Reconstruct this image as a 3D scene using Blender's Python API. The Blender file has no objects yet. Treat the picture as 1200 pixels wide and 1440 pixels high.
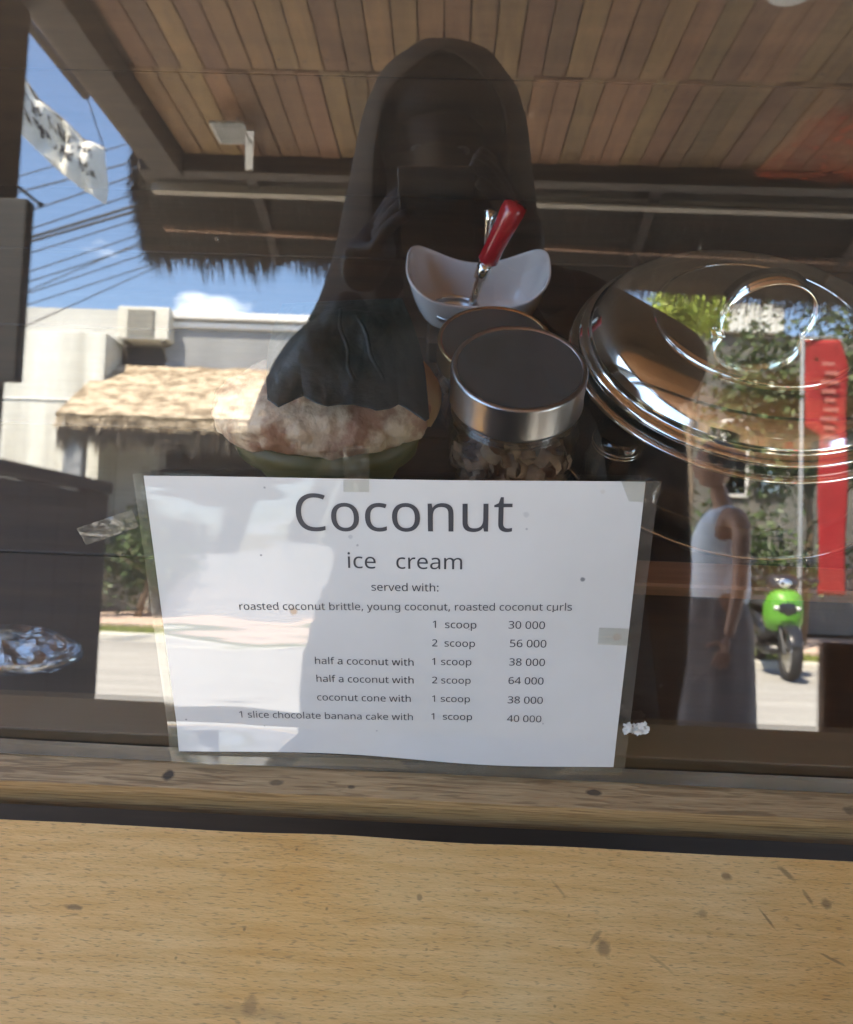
import bpy, bmesh, math, random
from mathutils import Vector, Matrix, noise
random.seed(7)
R = math.radians
S = bpy.context.scene
COL = S.collection

# ------------------------------------------------------------------ camera, measured against the A4 sign on the leaning pane
AL = R(26.0)                                   # lean of the pane: its top goes away from the street
FPX, TH, ROLL, YAW, DG, HC = 1105., R(22.8), R(1.6), R(1.6), .436, 1.44
CAM = Vector((0, 0, HC))
gu = Vector((1, 0, 0)); gw = Vector((0, -math.sin(AL), -math.cos(AL))); gn = Vector((0, -math.cos(AL), math.sin(AL)))
def _axes():
    f = Vector((0, math.sin(TH), -math.cos(TH))); r = Vector((1, 0, 0)); d = Vector((0, math.cos(TH), math.sin(TH)))
    c, s = math.cos(YAW), math.sin(YAW)
    Y = Matrix(((c, 0, s), (0, 1, 0), (-s, 0, c)))
    f, r, d = Y @ f, Y @ r, Y @ d
    r, d = math.cos(ROLL)*r - math.sin(ROLL)*d, math.cos(ROLL)*d + math.sin(ROLL)*r
    w = lambda v: gu*v.x + gw*v.y + gn*v.z
    return w(f), w(r), w(d)
cf, cr, cd = _axes()
G0 = CAM - DG*gn                               # foot of the perpendicular on the pane
cam = bpy.data.objects.new('camera', bpy.data.cameras.new('camera')); COL.objects.link(cam); S.camera = cam
mw = Matrix((cr, -cd, -cf)).transposed().to_4x4(); mw.translation = CAM; cam.matrix_world = mw
cam.data.sensor_fit = 'HORIZONTAL'; cam.data.sensor_width = 36; cam.data.lens = FPX/1200*36
cam.data.clip_start = .01; cam.data.clip_end = 3000
cam.data.dof.use_dof = True; cam.data.dof.focus_distance = .49; cam.data.dof.aperture_fstop = 14

# ------------------------------------------------------------------ sky and sun
SUN_EL, SUN_AZ = R(60), R(-38)                 # direction to the sun: azimuth from +Y towards +X
W = bpy.data.worlds.new('World'); S.world = W; W.use_nodes = True
wn, wl = W.node_tree.nodes, W.node_tree.links
bg = wn['Background']; sky = wn.new('ShaderNodeTexSky'); sky.sky_type = 'NISHITA'; sky.sun_disc = False
sky.sun_elevation = SUN_EL; sky.sun_rotation = SUN_AZ; sky.air_density = 1.0; sky.dust_density = .6; sky.ozone_density = 2.0
tc = wn.new('ShaderNodeTexCoord'); mp = wn.new('ShaderNodeMapping'); mp.inputs['Scale'].default_value = (5, 5, 13)
mp.inputs['Location'].default_value = (2.35, .6, .2)
cn = wn.new('ShaderNodeTexNoise'); cn.inputs['Scale'].default_value = 1.3; cn.inputs['Detail'].default_value = 8; cn.inputs['Roughness'].default_value = .55
sx = wn.new('ShaderNodeSeparateXYZ'); band = wn.new('ShaderNodeMapRange'); band.inputs[1].default_value = .36; band.inputs[2].default_value = .26
band.inputs[3].default_value = 0; band.inputs[4].default_value = .13
ad = wn.new('ShaderNodeMath'); ad.operation = 'ADD'
rp = wn.new('ShaderNodeMapRange'); rp.inputs[1].default_value = .72; rp.inputs[2].default_value = .86
mx = wn.new('ShaderNodeMix'); mx.data_type = 'RGBA'; mx.inputs[7].default_value = (10, 10.6, 11.4, 1)
wl.new(tc.outputs['Generated'], mp.inputs[0]); wl.new(mp.outputs[0], cn.inputs[0]); wl.new(tc.outputs['Generated'], sx.inputs[0])
wl.new(sx.outputs[2], band.inputs[0]); wl.new(cn.outputs[0], ad.inputs[0]); wl.new(band.outputs[0], ad.inputs[1])
cs = wn.new('ShaderNodeVectorMath'); cs.operation = 'SUBTRACT'; cs.inputs[1].default_value = (-.297, -.912, .262)
cm = wn.new('ShaderNodeVectorMath'); cm.operation = 'MULTIPLY'; cm.inputs[1].default_value = (16, 8, 27); cl_ = wn.new('ShaderNodeVectorMath'); cl_.operation = 'LENGTH'
cr_ = wn.new('ShaderNodeMapRange'); cr_.inputs[1].default_value = .3; cr_.inputs[2].default_value = 1.4; cr_.inputs[3].default_value = .29; cr_.inputs[4].default_value = 0
a2 = wn.new('ShaderNodeMath'); a2.operation = 'ADD'
wl.new(tc.outputs['Generated'], cs.inputs[0]); wl.new(cs.outputs[0], cm.inputs[0]); wl.new(cm.outputs[0], cl_.inputs[0]); wl.new(cl_.outputs['Value'], cr_.inputs[0]); wl.new(cr_.outputs[0], a2.inputs[0]); wl.new(ad.outputs[0], a2.inputs[1])
wl.new(a2.outputs[0], rp.inputs[0]); wl.new(rp.outputs[0], mx.inputs[0]); wl.new(sky.outputs[0], mx.inputs[6]); wl.new(mx.outputs[2], bg.inputs[0])
bg.inputs[1].default_value = .12
sl = bpy.data.objects.new('sun', bpy.data.lights.new('sun', 'SUN')); COL.objects.link(sl)
sl.data.energy = 4.6; sl.data.angle = R(.5); sl.data.color = (1, .89, .72)
sd = Vector((math.sin(SUN_AZ)*math.cos(SUN_EL), math.cos(SUN_AZ)*math.cos(SUN_EL), math.sin(SUN_EL)))
sl.rotation_euler = sd.to_track_quat('Z', 'Y').to_euler(); sl.location = (0, 0, 12)
S.view_settings.view_transform = 'Standard'; S.view_settings.look = 'None'; S.view_settings.gamma = 1
S.view_settings.use_curve_mapping = False; S.view_settings.exposure = 3.5
S.render.engine = 'CYCLES'
cy = S.cycles; cy.max_bounces = 10; cy.diffuse_bounces = 4; cy.glossy_bounces = 6; cy.transparent_max_bounces = 24; cy.transmission_bounces = 6
cy.caustics_reflective = False; cy.caustics_refractive = False; cy.sample_clamp_indirect = 8; cy.use_denoising = True

# ------------------------------------------------------------------ measuring helpers (photograph pixels to real places)
def ray(px, py):
    return (cf + cr*((px-600)/FPX) + cd*((py-720)/FPX))
def G(px, py, off=0.):                         # on the pane, off metres in front of it
    v = ray(px, py); p = CAM + v*((-DG+off)/v.dot(gn)); return p
def T(px, py, ax, val):                        # seen directly
    v = ray(px, py); return CAM + v*((val-CAM[ax])/v[ax])
def DP(px, py, z):                             # seen directly at a distance along the camera axis
    v = ray(px, py); return CAM + v*(z/v.dot(cf))
def M(px, py, ax, val):                        # seen in the pane's reflection
    v = ray(px, py); o = CAM + v*(-DG/v.dot(gn)); v = v - 2*v.dot(gn)*gn
    return o + v*((val-o[ax])/v[ax])
def guw(p):                                    # pane coordinates of a point
    q = p-G0; return q.dot(gu), q.dot(gw)
def gp(u, w, off=0.): return G0 + gu*u + gw*w + gn*off

# ------------------------------------------------------------------ materials
def rgb(c): return (c[0], c[1], c[2], 1)
def mat(name, col, rough=.6, col2=None, scale=20, stretch=(1, 1, 1), detail=4, bump=0., bscale=None, metal=0., coat=0., spec=.5, fac=(.35, .65), bstretch=None, sheen=0.):
    m = bpy.data.materials.new(name); m.use_nodes = True; nt = m.node_tree; b = nt.nodes['Principled BSDF']
    b.inputs['Base Color'].default_value = rgb(col); b.inputs['Roughness'].default_value = rough; b.inputs['Metallic'].default_value = metal
    b.inputs['Coat Weight'].default_value = coat; b.inputs['Specular IOR Level'].default_value = spec; b.inputs['Sheen Weight'].default_value = sheen
    if col2 is not None or bump:
        t = nt.nodes.new('ShaderNodeTexCoord'); mp = nt.nodes.new('ShaderNodeMapping'); mp.inputs['Scale'].default_value = stretch
        nt.links.new(t.outputs['Object'], mp.inputs[0])
        oi = nt.nodes.new('ShaderNodeObjectInfo'); vm = nt.nodes.new('ShaderNodeVectorMath'); vm.operation = 'ADD'
        cx = nt.nodes.new('ShaderNodeMath'); cx.operation = 'MULTIPLY'; cx.inputs[1].default_value = 37
        nt.links.new(oi.outputs['Random'], cx.inputs[0]); nt.links.new(mp.outputs[0], vm.inputs[0]); nt.links.new(cx.outputs[0], vm.inputs[1])
        n = nt.nodes.new('ShaderNodeTexNoise'); n.inputs['Scale'].default_value = scale; n.inputs['Detail'].default_value = detail; n.inputs['Roughness'].default_value = .62
        nt.links.new(vm.outputs[0], n.inputs[0])
        if col2 is not None:
            r = nt.nodes.new('ShaderNodeMapRange'); r.inputs[1].default_value = fac[0]; r.inputs[2].default_value = fac[1]
            x = nt.nodes.new('ShaderNodeMix'); x.data_type = 'RGBA'; x.inputs[6].default_value = rgb(col); x.inputs[7].default_value = rgb(col2); x.name = 'tone'
            nt.links.new(n.outputs[0], r.inputs[0]); nt.links.new(r.outputs[0], x.inputs[0]); nt.links.new(x.outputs[2], b.inputs['Base Color'])
        if bump:
            n2 = nt.nodes.new('ShaderNodeTexNoise'); n2.inputs['Scale'].default_value = bscale or scale; n2.inputs['Detail'].default_value = 5
            mp2 = nt.nodes.new('ShaderNodeMapping'); mp2.inputs['Scale'].default_value = bstretch or stretch
            nt.links.new(t.outputs['Object'], mp2.inputs[0]); nt.links.new(mp2.outputs[0], n2.inputs[0])
            bp = nt.nodes.new('ShaderNodeBump'); bp.inputs['Strength'].default_value = bump; bp.inputs['Distance'].default_value = .004
            nt.links.new(n2.outputs[0], bp.inputs['Height']); nt.links.new(bp.outputs[0], b.inputs['Normal'])
    return m
def vary(m, v=.5, h=.02):                      # each piece of its own tone
    nt = m.node_tree; b = nt.nodes['Principled BSDF']; src = b.inputs['Base Color'].links[0].from_socket
    oi = nt.nodes.new('ShaderNodeObjectInfo'); hs = nt.nodes.new('ShaderNodeHueSaturation')
    r = nt.nodes.new('ShaderNodeMapRange'); r.inputs[3].default_value = 1-v; r.inputs[4].default_value = 1+v
    r2 = nt.nodes.new('ShaderNodeMapRange'); r2.inputs[3].default_value = .5-h; r2.inputs[4].default_value = .5+h
    w_ = nt.nodes.new('ShaderNodeTexWhiteNoise'); w_.noise_dimensions = '1D'
    nt.links.new(oi.outputs['Random'], w_.inputs['W']); nt.links.new(w_.outputs['Value'], r2.inputs[0])
    nt.links.new(oi.outputs['Random'], r.inputs[0]); nt.links.new(r.outputs[0], hs.inputs['Value']); nt.links.new(r2.outputs[0], hs.inputs['Hue'])
    nt.links.new(src, hs.inputs['Color']); nt.links.new(hs.outputs[0], b.inputs['Base Color']); return m
def pane_mat(name, r0=.05, tint=(1, 1, 1), dust=0., rough=0., dscale=6, gcol=(1, 1, 1)):
    m = bpy.data.materials.new(name); m.use_nodes = True; nt = m.node_tree; nt.nodes.clear(); L = nt.links.new
    out = nt.nodes.new('ShaderNodeOutputMaterial'); tr = nt.nodes.new('ShaderNodeBsdfTransparent'); tr.inputs[0].default_value = rgb(tint)
    gl = nt.nodes.new('ShaderNodeBsdfGlossy'); gl.inputs['Roughness'].default_value = rough; gl.inputs[0].default_value = rgb(gcol)
    lw = nt.nodes.new('ShaderNodeLayerWeight'); lw.inputs[0].default_value = .5
    pw = nt.nodes.new('ShaderNodeMath'); pw.operation = 'POWER'; pw.inputs[1].default_value = 5
    mr = nt.nodes.new('ShaderNodeMapRange'); mr.inputs[3].default_value = r0; mr.inputs[4].default_value = 1
    ms = nt.nodes.new('ShaderNodeMixShader'); L(lw.outputs['Facing'], pw.inputs[0]); L(pw.outputs[0], mr.inputs[0]); L(mr.outputs[0], ms.inputs[0])
    L(tr.outputs[0], ms.inputs[1]); L(gl.outputs[0], ms.inputs[2]); last = ms
    if dust:
        df = nt.nodes.new('ShaderNodeBsdfDiffuse'); df.inputs[0].default_value = (.78, .68, .54, 1)
        t = nt.nodes.new('ShaderNodeTexCoord'); mp = nt.nodes.new('ShaderNodeMapping'); mp.inputs['Scale'].default_value = (1, 2.2, 1); mp.inputs['Rotation'].default_value = (0, 0, .15)
        n = nt.nodes.new('ShaderNodeTexNoise'); n.inputs['Scale'].default_value = dscale; n.inputs['Detail'].default_value = 9; n.inputs['Roughness'].default_value = .7
        r = nt.nodes.new('ShaderNodeMapRange'); r.inputs[1].default_value = .42; r.inputs[2].default_value = .75; r.inputs[3].default_value = dust*.25; r.inputs[4].default_value = dust
        L(t.outputs['Object'], mp.inputs[0]); L(mp.outputs[0], n.inputs[0]); L(n.outputs[0], r.inputs[0])
        v = nt.nodes.new('ShaderNodeTexVoronoi'); v.inputs['Scale'].default_value = 55; L(t.outputs['Object'], v.inputs[0])
        vr = nt.nodes.new('ShaderNodeMapRange'); vr.inputs[1].default_value = .10; vr.inputs[2].default_value = .05; vr.inputs[3].default_value = 0; vr.inputs[4].default_value = .07
        L(v.outputs['Distance'], vr.inputs[0])
        g2 = nt.nodes.new('ShaderNodeMath'); g2.operation = 'GREATER_THAN'; g2.inputs[1].default_value = .93
        sc_ = nt.nodes.new('ShaderNodeSeparateColor'); L(v.outputs['Color'], sc_.inputs[0]); L(sc_.outputs[0], g2.inputs[0])
        m3 = nt.nodes.new('ShaderNodeMath'); m3.operation = 'MULTIPLY'; L(g2.outputs[0], m3.inputs[0]); L(vr.outputs[0], m3.inputs[1])
        a3 = nt.nodes.new('ShaderNodeMath'); a3.operation = 'ADD'; a3.use_clamp = True; L(r.outputs[0], a3.inputs[0]); L(m3.outputs[0], a3.inputs[1])
        m2 = nt.nodes.new('ShaderNodeMixShader'); L(a3.outputs[0], m2.inputs[0]); L(ms.outputs[0], m2.inputs[1]); L(df.outputs[0], m2.inputs[2]); last = m2
    L(last.outputs[0], out.inputs[0]); return m

M_ = {}
def mk(k, *a, **kw): M_[k] = mat(k, *a, **kw); return M_[k]
mk('plank', (.165, .080, .030), .6, (.27, .148, .060), 5, (9, 1, 9), bump=.35, bscale=60, bstretch=(4, .3, 4)); vary(M_['plank'], .32, .016)
mk('dark_wood', (.035, .024, .016), .6, (.065, .044, .028), 8, (.6, 6, 6), bump=.3)
mk('beam_wood', (.09, .06, .04), .65, (.15, .105, .07), 7, (.5, 6, 6), bump=.3)
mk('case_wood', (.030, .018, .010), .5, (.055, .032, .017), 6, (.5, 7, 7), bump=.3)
mk('purlin_wood', (.34, .29, .23), .7, (.46, .40, .32), 8, (.5, 6, 6), bump=.3)
mk('purlin_warm', (.32, .18, .11), .7, (.42, .25, .16), 8, (.5, 6, 6), bump=.3)
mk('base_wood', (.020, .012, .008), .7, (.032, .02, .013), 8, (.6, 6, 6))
mk('batten', (.22, .10, .045), .5, (.32, .15, .07), 7, (.6, 9, 9), bump=.3)
mk('black_paint', (.015, .016, .017), .55, (.03, .032, .034), 4)
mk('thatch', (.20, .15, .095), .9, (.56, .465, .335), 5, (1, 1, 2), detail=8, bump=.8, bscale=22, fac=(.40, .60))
mk('thatch_old_or_shade', (.07, .058, .046), .9, (.13, .11, .085), 14, (4, 1, 4))
mk('house_grey', (.10, .10, .09), .85, (.18, .175, .16), 1.2, (1, 1, .5), bump=.2, bscale=30)
mk('concrete', (.46, .46, .44), .85, (.60, .60, .57), 1.2, (1, 1, .5), bump=.2, bscale=30)
mk('white_wall', (.44, .43, .38), .85, (.80, .80, .74), 1.3, (1.6, 1.6, .22), bump=.2, bscale=30)
mk('grey_wall', (.24, .25, .26), .85, (.34, .35, .36), 1.0, (1.5, 1, .3), bump=.2, bscale=30)
mk('white_paint', (.78, .78, .76), .5, (.86, .86, .84), 3)
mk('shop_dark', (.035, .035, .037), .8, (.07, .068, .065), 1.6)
mk('asphalt', (.30, .29, .27), .9, (.40, .39, .36), 2.0, (.25, 2.5, 1), bump=.3, bscale=80)
mk('earth', (.12, .10, .07), .95, (.2, .17, .12), 2)
mk('pavement', (.50, .36, .29), .9, (.62, .48, .38), 3, bump=.2)
mk('kerb', (.55, .53, .47), .85, (.66, .63, .56), 4)
mk('verge', (.16, .19, .05), .9, (.27, .30, .09), 14)
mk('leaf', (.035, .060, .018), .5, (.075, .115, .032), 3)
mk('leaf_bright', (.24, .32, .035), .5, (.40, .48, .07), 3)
mk('bark', (.12, .09, .06), .9, (.2, .15, .1), 9, (6, 6, 1), bump=.6)
mk('cable', (.012, .012, .013), .6)
mk('cloth_white', (.76, .74, .66), .8, (.88, .86, .79), 6, bump=.3)
mk('ink', (.03, .03, .035), .7)
mk('print_ink', (.045, .045, .05), .5)
mk('red_cloth', (.25, .006, .008), .8, (.33, .010, .012), 3, bump=.2)
mk('red_print', (.40, .12, .10), .8)
mk('steel', (.86, .85, .78), .09, metal=1, bump=.05, bscale=9)
mk('steel_dark', (.42, .41, .38), .25, metal=1, bump=.04, bscale=20)
mk('steel_satin', (.52, .52, .52), .30, metal=1, bump=.04, bscale=20)
mk('lid_top', (.062, .062, .046), .40, (.105, .10, .085), 9, spec=.6)
mk('porcelain', (.86, .83, .77), .12, coat=.6)
mk('red_plastic', (.42, .010, .016), .2, coat=.5)
mk('rubber', (.02, .02, .02), .7)
mk('black_plastic', (.018, .019, .02), .25, coat=.4)
mk('green_plastic', (.09, .30, .02), .4, (.12, .36, .03), 6, coat=.2)
mk('plate_white', (.8, .8, .78), .3)
mk('husk', (.46, .24, .14), .6, (.88, .68, .44), 30, (1, 1, .7), detail=7, bump=1.0, bscale=70, fac=(.42, .56))
mk('brass', (.60, .42, .20), .25, metal=1, bump=.04, bscale=20)
mk('husk_inner', (.62, .44, .20), .6, (.68, .50, .27), 25, bump=.3)
mk('husk_green', (.075, .078, .022), .5, (.14, .13, .045), 12, bump=.3)
mk('banana_leaf', (.004, .015, .014), .42, (.008, .027, .025), 9, (1, 1, 3), bump=.4, bscale=60, coat=.08)
mk('coconut_curl', (.40, .22, .12), .6, (.74, .50, .32), 40)
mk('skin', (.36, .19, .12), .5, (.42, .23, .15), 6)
mk('skin_shaded', (.055, .036, .025), .6, (.07, .046, .032), 6)  # shade on the photographer's face and hands put into the colour
mk('hair', (.012, .010, .008), .5, (.03, .022, .016), 60, (6, 6, 1), bump=.6)
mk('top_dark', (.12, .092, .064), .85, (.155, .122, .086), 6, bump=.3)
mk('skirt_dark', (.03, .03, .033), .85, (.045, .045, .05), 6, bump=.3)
mk('shirt_white', (.80, .81, .84), .8, (.88, .89, .92), 5, bump=.3)
mk('skirt_brown', (.18, .145, .13), .85, (.25, .205, .185), 5, bump=.3)
mk('eye_white', (.30, .27, .25), .35); mk('eye_dark', (.02, .012, .01), .1); mk('lips', (.35, .12, .1), .45)
mk('tape_scrap', (.62, .60, .52), .6, (.75, .73, .66), 60, bump=.8)
mk('ac_body', (.62, .60, .52), .5, (.70, .68, .60), 4)
mk('ac_grille', (.16, .15, .13), .6)
mk('blue_plastic_sheet', (.35, .42, .52), .35)
M_['glass'] = pane_mat('case_glass', .074, (.97, .965, .95), dust=.014)
M_['jar_glass'] = pane_mat('jar_glass', .10, (.93, .94, .92))
M_['bag_film'] = pane_mat('bag_film', .16, (.80, .84, .88), rough=.22)
M_['laminate'] = pane_mat('laminate', .10, (.80, .82, .78), dust=.16, rough=.06, dscale=30)
M_['tape'] = pane_mat('tape', .07, (.90, .90, .86), dust=.04, rough=.2, dscale=60)
M_['film_strip'] = pane_mat('film_strip', .12, (.50, .52, .52), dust=.20, rough=.25, dscale=9)
M_['window_glass'] = pane_mat('window_glass', .25, (.25, .27, .28))

# weathered ledge wood with its own stains
def ledge_mat(stains):
    m = mat('ledge_wood', (.70, .42, .125), .62, (.82, .545, .20), 7, (2.0, 22, 22), detail=7, spec=.35)
    nt = m.node_tree; L = nt.links.new; b = nt.nodes['Principled BSDF']; t = nt.nodes.new('ShaderNodeTexCoord'); geo = nt.nodes.new('ShaderNodeNewGeometry')
    base = nt.nodes['tone'].outputs[2]
    # broad drift from grey-beige to orange
    n = nt.nodes.new('ShaderNodeTexNoise'); n.inputs['Scale'].default_value = 4; n.inputs['Detail'].default_value = 5; n.inputs['Distortion'].default_value = .6
    L(geo.outputs['Position'], n.inputs[0])
    mr = nt.nodes.new('ShaderNodeMapRange'); mr.inputs[1].default_value = .35; mr.inputs[2].default_value = .65; L(n.outputs[0], mr.inputs[0])
    x = nt.nodes.new('ShaderNodeMix'); x.data_type = 'RGBA'; x.blend_type = 'MULTIPLY'; x.inputs[0].default_value = 1
    cr_ = nt.nodes.new('ShaderNodeMix'); cr_.data_type = 'RGBA'; cr_.inputs[6].default_value = (.97, .84, .66, 1); cr_.inputs[7].default_value = (.98, 1.02, 1.16, 1)
    L(mr.outputs[0], cr_.inputs[0]); L(base, x.inputs[6]); L(cr_.outputs[2], x.inputs[7])
    # pores: short dark dashes along the grain
    mp = nt.nodes.new('ShaderNodeMapping'); mp.inputs['Scale'].default_value = (150, 900, 900); L(geo.outputs['Position'], mp.inputs[0])
    n2 = nt.nodes.new('ShaderNodeTexNoise'); n2.inputs['Scale'].default_value = 1; n2.inputs['Detail'].default_value = 2; L(mp.outputs[0], n2.inputs[0])
    r2 = nt.nodes.new('ShaderNodeMapRange'); r2.inputs[1].default_value = .56; r2.inputs[2].default_value = .70; r2.inputs[4].default_value = .50; L(n2.outputs[0], r2.inputs[0])
    d = nt.nodes.new('ShaderNodeMix'); d.data_type = 'RGBA'; d.inputs[7].default_value = (.22, .13, .055, 1); L(r2.outputs[0], d.inputs[0]); L(x.outputs[2], d.inputs[6])
    v = nt.nodes.new('ShaderNodeTexVoronoi'); v.inputs['Scale'].default_value = 75; L(geo.outputs['Position'], v.inputs[0])
    sc_ = nt.nodes.new('ShaderNodeSeparateColor'); L(v.outputs['Color'], sc_.inputs[0])
    g = nt.nodes.new('ShaderNodeMath'); g.operation = 'GREATER_THAN'; g.inputs[1].default_value = .72; L(sc_.outputs[0], g.inputs[0])
    vr = nt.nodes.new('ShaderNodeMapRange'); vr.inputs[1].default_value = .10; vr.inputs[2].default_value = .04; vr.inputs[4].default_value = .55; L(v.outputs['Distance'], vr.inputs[0])
    mm = nt.nodes.new('ShaderNodeMath'); mm.operation = 'MULTIPLY'; L(g.outputs[0], mm.inputs[0]); L(vr.outputs[0], mm.inputs[1])
    d2 = nt.nodes.new('ShaderNodeMix'); d2.data_type = 'RGBA'; d2.inputs[7].default_value = (.12, .07, .03, 1); L(mm.outputs[0], d2.inputs[0]); L(d.outputs[2], d2.inputs[6])
    cur = d2.outputs[2]
    wob = nt.nodes.new('ShaderNodeTexNoise'); wob.inputs['Scale'].default_value = 380; wob.inputs['Detail'].default_value = 5; L(geo.outputs['Position'], wob.inputs[0])
    for (c, ang, a, bb, k) in stains:
        sub = nt.nodes.new('ShaderNodeVectorMath'); sub.operation = 'SUBTRACT'; sub.inputs[1].default_value = c; L(geo.outputs['Position'], sub.inputs[0])
        mp = nt.nodes.new('ShaderNodeMapping'); mp.vector_type = 'TEXTURE'; mp.inputs['Rotation'].default_value = (0, 0, ang); mp.inputs['Scale'].default_value = (a, bb, .05); L(sub.outputs[0], mp.inputs[0])
        ln = nt.nodes.new('ShaderNodeVectorMath'); ln.operation = 'LENGTH'; L(mp.outputs[0], ln.inputs[0])
        ad = nt.nodes.new('ShaderNodeMath'); ad.operation = 'ADD'; L(ln.outputs['Value'], ad.inputs[0]); L(wob.outputs[0], ad.inputs[1])
        r = nt.nodes.new('ShaderNodeMapRange'); r.inputs[1].default_value = 1.80; r.inputs[2].default_value = 1.12; r.inputs[4].default_value = k*.9; L(ad.outputs[0], r.inputs[0])
        q = nt.nodes.new('ShaderNodeMix'); q.data_type = 'RGBA'; q.inputs[7].default_value = (.15, .095, .045, 1); L(r.outputs[0], q.inputs[0]); L(cur, q.inputs[6]); cur = q.outputs[2]
    L(cur, b.inputs['Base Color'])
    n3 = nt.nodes.new('ShaderNodeTexNoise'); n3.inputs['Scale'].default_value = 1; n3.inputs['Detail'].default_value = 5
    mp3 = nt.nodes.new('ShaderNodeMapping'); mp3.inputs['Scale'].default_value = (230, 900, 900); L(geo.outputs['Position'], mp3.inputs[0]); L(mp3.outputs[0], n3.inputs[0])
    bp = nt.nodes.new('ShaderNodeBump'); bp.inputs['Strength'].default_value = .55; bp.inputs['Distance'].default_value = .0006
    L(n3.outputs[0], bp.inputs['Height']); L(bp.outputs[0], b.inputs['Normal'])
    return m
ZB = .87                                        # top of the ledge
def stain(px, py, a, b, ang=0, k=.7):
    p = T(px, py, 2, ZB); return ((p.x, p.y, p.z), R(ang), a, b, k)
M_['ledge'] = ledge_mat([stain(849, 1333, .0042, .0052, 0, .62), stain(838, 1318, .006, .0016, 50, .5), stain(1022, 1232, .0034, .0024, -15, .75), stain(988, 1285, .003, .0028, 0, .5),
    stain(1106, 1228, .0062, .0020, -45, .65), stain(1136, 1262, .0045, .0014, -65, .6), stain(1162, 1271, .0032, .0032, 0, .7), stain(1079, 1292, .0062, .0009, -58, .7),
    stain(1172, 1350, .0072, .0009, -25, .6), stain(786, 1250, .006, .001, -50, .4), stain(352, 1414, .0045, .0055, 0, .42), stain(104, 1276, .006, .0016, -5, .75),
    stain(590, 1262, .0018, .002, 0, .6), stain(355, 1424, .03, .004, -4, .22), stain(930, 1355, .008, .001, -35, .35)])
def sill_mat(name, c1, c2, stains=()):
    m = mat(name, c1, .6, c2, 16, (1.4, 24, 24), detail=8, spec=.3, fac=(.3, .7)); nt = m.node_tree; L = nt.links.new; b = nt.nodes['Principled BSDF']
    geo = nt.nodes.new('ShaderNodeNewGeometry'); mp = nt.nodes.new('ShaderNodeMapping'); mp.inputs['Scale'].default_value = (1.6, 26, 26); mp.inputs['Rotation'].default_value = (0, 0, .01); L(geo.outputs['Position'], mp.inputs[0])
    w_ = nt.nodes.new('ShaderNodeTexNoise'); w_.inputs['Scale'].default_value = 14; w_.inputs['Detail'].default_value = 8; w_.inputs['Distortion'].default_value = .8; L(mp.outputs[0], w_.inputs[0])
    r = nt.nodes.new('ShaderNodeMapRange'); r.inputs[1].default_value = .50; r.inputs[2].default_value = .60; r.inputs[4].default_value = .55; L(w_.outputs[0], r.inputs[0])
    q = nt.nodes.new('ShaderNodeMix'); q.data_type = 'RGBA'; q.inputs[7].default_value = (c1[0]*.45, c1[1]*.42, c1[2]*.4, 1); L(r.outputs[0], q.inputs[0]); L(nt.nodes['tone'].outputs[2], q.inputs[6]); cur = q.outputs[2]
    wob = nt.nodes.new('ShaderNodeTexNoise'); wob.inputs['Scale'].default_value = 200; L(geo.outputs['Position'], wob.inputs[0])
    for (c, a, bb, k) in stains:
        sub = nt.nodes.new('ShaderNodeVectorMath'); sub.operation = 'SUBTRACT'; sub.inputs[1].default_value = c; L(geo.outputs['Position'], sub.inputs[0])
        mp = nt.nodes.new('ShaderNodeMapping'); mp.vector_type = 'TEXTURE'; mp.inputs['Scale'].default_value = (a, bb, bb*3); L(sub.outputs[0], mp.inputs[0])
        ln = nt.nodes.new('ShaderNodeVectorMath'); ln.operation = 'LENGTH'; L(mp.outputs[0], ln.inputs[0])
        ad = nt.nodes.new('ShaderNodeMath'); ad.operation = 'ADD'; L(ln.outputs['Value'], ad.inputs[0]); L(wob.outputs[0], ad.inputs[1])
        r = nt.nodes.new('ShaderNodeMapRange'); r.inputs[1].default_value = 1.7; r.inputs[2].default_value = 1.2; r.inputs[4].default_value = k; L(ad.outputs[0], r.inputs[0])
        q = nt.nodes.new('ShaderNodeMix'); q.data_type = 'RGBA'; q.inputs[7].default_value = (.03, .025, .02, 1); L(r.outputs[0], q.inputs[0]); L(cur, q.inputs[6]); cur = q.outputs[2]
    L(cur, b.inputs['Base Color'])
    bp = nt.nodes.new('ShaderNodeBump'); bp.inputs['Strength'].default_value = .6; bp.inputs['Distance'].default_value = .0012; L(w_.outputs[0], bp.inputs['Height']); L(bp.outputs[0], b.inputs['Normal'])
    return m

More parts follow.
